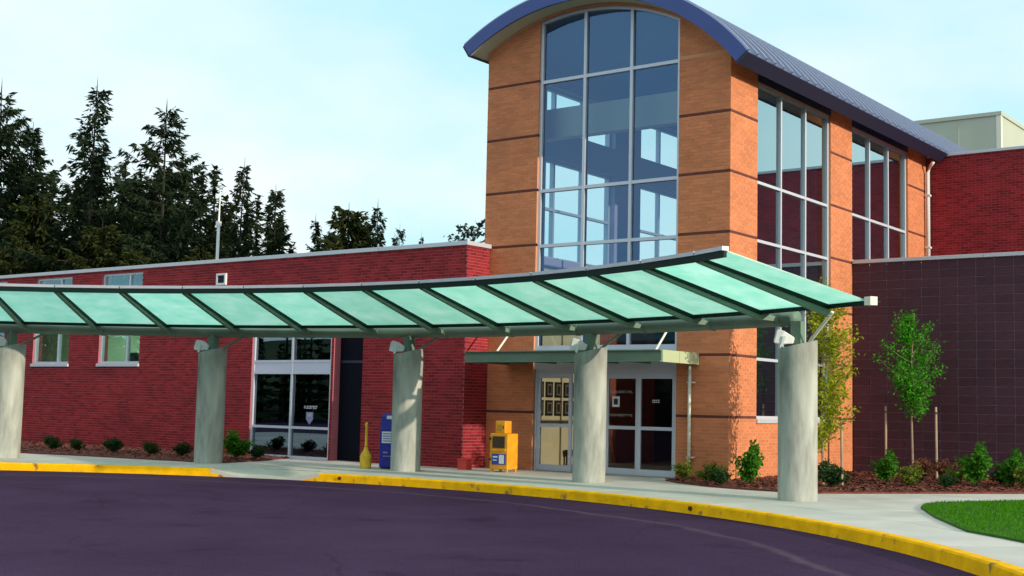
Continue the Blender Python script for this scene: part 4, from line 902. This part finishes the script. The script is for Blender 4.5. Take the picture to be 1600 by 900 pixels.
def young_tree(name, label, x, y, h, crown0, rad, lm, n, size, seed, trunk_r=0.028, taper=True, sway=0.0):
    rng = random.Random(seed); o = thing(name, label, 'tree', (x, y, 0.02))
    tr = MB(); tp = [Vector((0, 0, 0)), Vector((rng.gauss(0, .02), rng.gauss(0, .02), h * 0.35)), Vector((rng.gauss(0, .04) + sway, rng.gauss(0, .04), h * 0.7)), Vector((rng.gauss(0, .05) + sway, rng.gauss(0, .05), h * 0.97))]
    tr.tube(tp, [trunk_r, trunk_r * 0.8, trunk_r * 0.5, trunk_r * 0.2], 8); pts = []
    for k in range(46):
        u = rng.random(); z0 = crown0 + (h * 0.9 - crown0) * u; t = rng.uniform(0, 6.28)
        prof = math.sin(math.pi * min(1, (u * 0.85 + 0.12))) ** 0.7
        L_ = rad * prof * rng.uniform(0.45, 1.15); base = Vector((0, 0, z0 - 0.15)); tip = Vector((math.cos(t) * L_, math.sin(t) * L_, z0 + 0.35 * L_ + rng.uniform(0, 0.25)))
        mid = (base + tip) / 2 + Vector((0, 0, -0.04)); tr.tube([base, mid, tip], [0.009, 0.006, 0.003], 4, False)
        for q in range(n // 46):
            v = rng.uniform(0.2, 1.06); b = base + (tip - base) * v; pts.append(b + Vector((rng.gauss(0, 0.07), rng.gauss(0, 0.07), rng.gauss(0, 0.08))))
    lf = MB(); leaf_cloud(lf, pts, size, rng)
    lpart('trunk', tr, PALEBARK, o); lpart('crown', lf, lm, o); return o
young_tree('young_tree', 'thin yellow-green young tree behind the end concrete column', 2.02, -0.15, 3.95, 0.35, 0.62, LEAF6, 5600, 0.08, 11)
young_tree('young_tree', 'staked young tree with green oval crown before the burgundy wall', 1.95, 4.75, 3.65, 1.30, 0.66, LEAF5, 5200, 0.072, 12)
def stake(x, y, h, label):
    o = thing('tree_stake', label, 'stake', (x, y, 0.0), group='wooden tree stakes')
    mb = MB(); mb.tube([(0, 0, 0), (rnd.gauss(0, .01), rnd.gauss(0, .01), h)], [0.027, 0.025], 8); lpart('post', mb, STAKE, o)
    mb = MB(); mb.tube([(0, 0, h - 0.14), (0, 0, h - 0.11)], 0.031, 8); lpart('tie', mb, BLACK, o)
stake(1.35, 4.75, 1.55, 'left wooden stake of the staked green tree'); stake(2.46, 4.75, 1.55, 'right wooden stake of the staked green tree'); stake(2.22, 0.25, 1.3, 'wooden stake in front of the tan side pier by the yellow-green tree')

# ------------------------------------------------------------------ conifers behind the wing
NEED = leaf_mat('spruce_needles', (0.022, 0.036, 0.018), 0.2, 0.5); NEED2 = leaf_mat('spruce_needles_olive', (0.036, 0.046, 0.015), 0.2, 0.5)
def conifer(seed, h, rad, dens, lm, bare=0.0, low=0.06, power=0.7):
    rng = random.Random(seed); tr = MB(); lf = MB(); bend = rng.gauss(0, 0.2)
    tr.tube([(0, 0, 0), (bend * 0.4, 0, h * 0.5), (bend, 0, h)], [h * 0.012, h * 0.007, 0.015], 7)
    z = h * low
    while z < h * 0.975:
        u = z / h; env = rad * ((1 - u) ** power) * (0.8 + 0.2 * math.sin(u * 11 + seed)) + 0.15
        nb_ = rng.choice((3, 4, 4, 5)) if u < 0.8 else 4
        for k in range(nb_):
            if u < 0.85 and rng.random() < bare * 0.5 * u: continue
            t = rng.uniform(0, 6.28); L_ = env * rng.uniform(0.4, 1.2) * (1.3 if rng.random() < 0.1 else 1)
            lift = L_ * (rng.uniform(-0.12, 0.15) + 0.65 * max(0, u - 0.35)); dr = Vector((math.cos(t), math.sin(t), 0)); b = Vector((bend * u, 0, z))
            mid = b + dr * (L_ * 0.55) + Vector((0, 0, lift * 0.4 - 0.05 * L_)); tip = b + dr * L_ + Vector((0, 0, lift + 0.04 * L_))
            tr.tube([b, mid, tip], [0.05 * (1 - u) + 0.015, 0.03 * (1 - u) + 0.012, 0.008], 3, False)
            ns = max(13, int(L_ * dens * (1.0 - bare * 0.75 * u)))
            for s in range(ns):
                v = rng.uniform(0.1, 1.03); c = b.lerp(mid, v * 2) if v < 0.5 else mid.lerp(tip, v * 2 - 1)
                hang = 0.10 + 0.28 * (1 - u)
                sd = rng.gauss(0, 1) * (0.22 * L_ * (1 - v) + 0.10) * (1 - 0.6 * u)
                c = c + Vector((-dr.y, dr.x, 0)) * sd + Vector((0, 0, -abs(rng.gauss(0, 1)) * hang * 0.8 + 0.05)); 
                dd = (dr * rng.uniform(0.2, 1.0) + Vector((-dr.y, dr.x, 0)) * rng.uniform(-0.9, 0.9) + Vector((0, 0, rng.uniform(-0.9, 0.25)))).normalized()
                ln = rng.uniform(0.25, 0.65); wv = dd.cross(Vector((rng.gauss(0, 1), rng.gauss(0, 1), rng.gauss(0, 1)))).normalized() * (ln * rng.uniform(0.10, 0.19))
                lf.quad(c - wv * 0.4, c + dd * ln * 0.5 - wv, c + dd * ln, c + dd * ln * 0.5 + wv)
        z += h * 0.0145 * rng.uniform(0.7, 1.3) + 0.05
    lf.quad((bend - 0.1, 0, h * 0.96), (bend, 0.05, h * 0.97), (bend, 0, h * 1.015), (bend, -0.05, h * 0.97))
    return tr.mesh('trunk', CBARK), lf.mesh('crown', lm)
CON = [conifer(21, 20, 7.6, 44, NEED, 0.72, power=0.9), conifer(22, 20, 6.4, 58, NEED, 0.25, power=1.0), conifer(23, 20, 5.0, 52, NEED, 0.45, power=1.05), conifer(24, 14, 5.2, 70, NEED2, 0.1, 0.03, 0.75), conifer(25, 20, 8.4, 46, NEED, 0.5, power=0.8)]
CH_ = [20, 20, 20, 14, 20]
def tree(px_x, y, ztop, proto, label, rz, wide=1.0):
    """px_x: x in world at depth y"""
    s = (ztop + 0.3) / CH_[proto]; o = thing('conifer_tree', label, 'tree', (px_x, y, -0.3), rz, 'conifers behind the red wing'); o.scale = (s * wide, s * wide, s)
    link('trunk', CON[proto][0], o); link('crown', CON[proto][1], o)
tree(-75.2, 30, 24.6, 4, 'tallest dark spruce cut by the left edge of the picture', 0.3)
tree(-64.2, 30, 23.2, 0, 'tall sparse topped spruce, second big tree from the left', 1.7, 0.92)
tree(-56.2, 30, 20.6, 4, 'broad spruce with long up-swept branches beside the antenna mast', 2.2, 0.95)
tree(-49.0, 30, 16.3, 2, 'slender pointed spruce just right of the antenna mast', 0.8, 0.8)
tree(-45.6, 30, 14.3, 1, 'pointed spruce in the middle of the tree row', 4.0, 0.95)
tree(-42.1, 30, 12.2, 2, 'thin spruce behind the middle of the red wing roof', 5.0, 0.75)
tree(-39.5, 30, 12.7, 3, 'dense olive spruce, left of the close pair near the tower', 1.1, 0.9)
tree(-37.2, 30, 12.7, 2, 'sparse spruce, right of the close pair near the tower', 2.9, 0.8)
tree(-35.6, 30, 11.3, 0, 'small ragged spruce at the right end of the tree row', 3.7, 0.6)
tree(-34.2, 30, 10.75, 2, 'tiny spruce tip above the red wing roof', 0.2, 0.45)
tree(-70.0, 34, 19.5, 1, 'dense spruce filling the gap right of the leftmost tree', 2.0, 1.0)
tree(-66.0, 27, 15.0, 3, 'low olive spruce under the tall sparse topped spruce', 3.0, 1.0)
tree(-60.3, 33, 17.6, 1, 'dense dark spruce between the two tallest trees', 0.9, 1.05)
tree(-57.0, 26, 12.4, 3, 'short olive spruce in front of the broad spruce', 5.3, 1.1)
tree(-52.6, 32, 13.6, 1, 'dense dark spruce behind the antenna mast', 1.4, 1.05)
tree(-48.5, 27, 10.4, 3, 'short bushy spruce right of the antenna mast', 2.6, 1.0)
tree(-73.0, 26, 14.6, 3, 'bushy olive spruce low at the left edge', 0.5, 1.1)
tree(-62.0, 37, 17.5, 4, 'dim spruce far behind the tall sparse topped one', 4.4, 1.0)
tree(-79.5, 35, 23.0, 1, 'dark spruce behind the leftmost tree', 1.0, 1.0)
tree(-47.0, 36, 12.6, 1, 'dense spruce behind the pointed middle spruce', 3.3, 0.9)
tree(-43.6, 26, 9.4, 3, 'low olive spruce along the middle of the roof line', 3.3, 0.9)
tree(-53.8, 26, 10.6, 3, 'low olive spruce beneath the antenna mast tip', 0.1, 1.0)
# sparse broadleaf tip beside the tower
o = thing('sparse_tree', 'small sparse tree top beside the left edge of the tower', 'tree', (-30.5, 30, -0.3))
rng = random.Random(5); tr = MB(); lf = MB(); tr.tube([(0, 0, 0), (0.1, 0, 6), (0, 0, 11.0)], [0.2, 0.13, 0.02], 7)
for k in range(42):
    t = rng.uniform(0, 6.28); z_ = rng.uniform(7.5, 11.0); L_ = rng.uniform(0.4, 1.5); b = Vector((0, 0, z_ - 0.3)); tip = Vector((math.cos(t) * L_, math.sin(t) * L_, z_ + rng.uniform(0, 0.5)))
    tr.tube([b, tip], [0.03, 0.008], 3, False)
    leaf_cloud(lf, [b.lerp(tip, rng.uniform(0.5, 1.05)) + Vector((rng.gauss(0, .12), rng.gauss(0, .12), rng.gauss(0, .1))) for q in range(16)], 0.3, rng)
lpart('trunk', tr, BARK, o); lpart('crown', lf, NEED, o)

# woods round the rest of the parking lot, behind the photographer
rng = random.Random(77); mb = MB()
for k in range(300):
    t = R(rng.uniform(183, 305)); d_ = rng.uniform(58, 78); bx, by = CX + d_ * math.cos(t), CY + d_ * math.sin(t); h = rng.uniform(5, 9); rr = h * 0.3
    mb.tube([(bx, by, -0.3), (bx, by, h)], [0.25, 0.04], 5, False); z_ = 0.6
    while z_ < h:
        u = z_ / h; env = rr * (1 - u) ** 0.8 + 0.15
        for q in range(9):
            a_ = rng.uniform(0, 6.28); L_ = env * rng.uniform(0.5, 1.2); c = Vector((bx + math.cos(a_) * L_ * 0.25, by + math.sin(a_) * L_ * 0.25, z_)); e = Vector((bx + math.cos(a_) * L_, by + math.sin(a_) * L_, z_ - 0.12 * L_ + rng.gauss(0, .15)))
            w_ = Vector((-math.sin(a_), math.cos(a_), rng.uniform(-0.5, 0.5))) * (L_ * 0.3 + 0.15); mb.quad(c, c.lerp(e, 0.6) - w_, e, c.lerp(e, 0.6) + w_)
        z_ += 0.75
o = link('far_woodland', mb.mesh('far_woodland', NEED), None, None, 'stuff'); o['label'] = 'dark conifer woods around the far side of the parking lot'; o['category'] = 'woods'

# the dense lower wood behind the row of single spruces
rng = random.Random(78); mb = MB()
for k in range(170):
    bx = rng.uniform(-108, -36); by = rng.uniform(36, 47); f_ = min(1.0, max(0.0, (-bx - 34) / 40)); h = rng.uniform(0.8, 1.1) * (5.6 + 11.4 * f_) * (by + 23) / 59; rr = h * 0.26
    mb.tube([(bx, by, -0.3), (bx, by, h)], [0.2, 0.03], 5, False); z_ = 0.8
    while z_ < h:
        u = z_ / h; env = rr * (1 - u) ** 0.75 + 0.12
        for q in range(16):
            a_ = rng.uniform(0, 6.28); L_ = env * rng.uniform(0.3, 1.2); e = Vector((bx + math.cos(a_) * L_, by + math.sin(a_) * L_, z_ - 0.12 * L_ + rng.gauss(0, .25))); d_ = Vector((math.cos(a_), math.sin(a_), rng.uniform(-0.6, 0.3))) * rng.uniform(0.4, 0.9)
            w_ = Vector((-math.sin(a_), math.cos(a_), rng.uniform(-0.7, 0.7))) * rng.uniform(0.08, 0.2); mb.quad(e - d_, e - d_ * 0.4 - w_, e, e - d_ * 0.4 + w_)
        z_ += 0.42
o = link('far_woodland', mb.mesh('far_woodland', NEED2), None, None, 'stuff'); o['label'] = 'dense dark wood behind the spruces beyond the red wing'; o['category'] = 'woods'

# unseen rise added behind the lot's woods to close sky gaps in reflections
mb = MB(); n = 40
for k in range(n):
    t0, t1 = R(178 + 130 * k / n), R(178 + 130 * (k + 1) / n); h0 = 6.5 + 1.2 * math.sin(k * 0.7); h1 = 6.5 + 1.2 * math.sin((k + 1) * 0.7)
    def Q(t, d_, z_): return (CX + d_ * math.cos(t), CY + d_ * math.sin(t), z_)
    mb.quad(Q(t0, 80, -0.3), Q(t1, 80, -0.3), Q(t1, 92, h1), Q(t0, 92, h0)); mb.quad(Q(t0, 92, h0), Q(t1, 92, h1), Q(t1, 130, -0.3), Q(t0, 130, -0.3))
structure('added_hill', mb, mat('added_hill_green', (0.03, 0.045, 0.02), 0.95, var=0.3, scale=0.3))
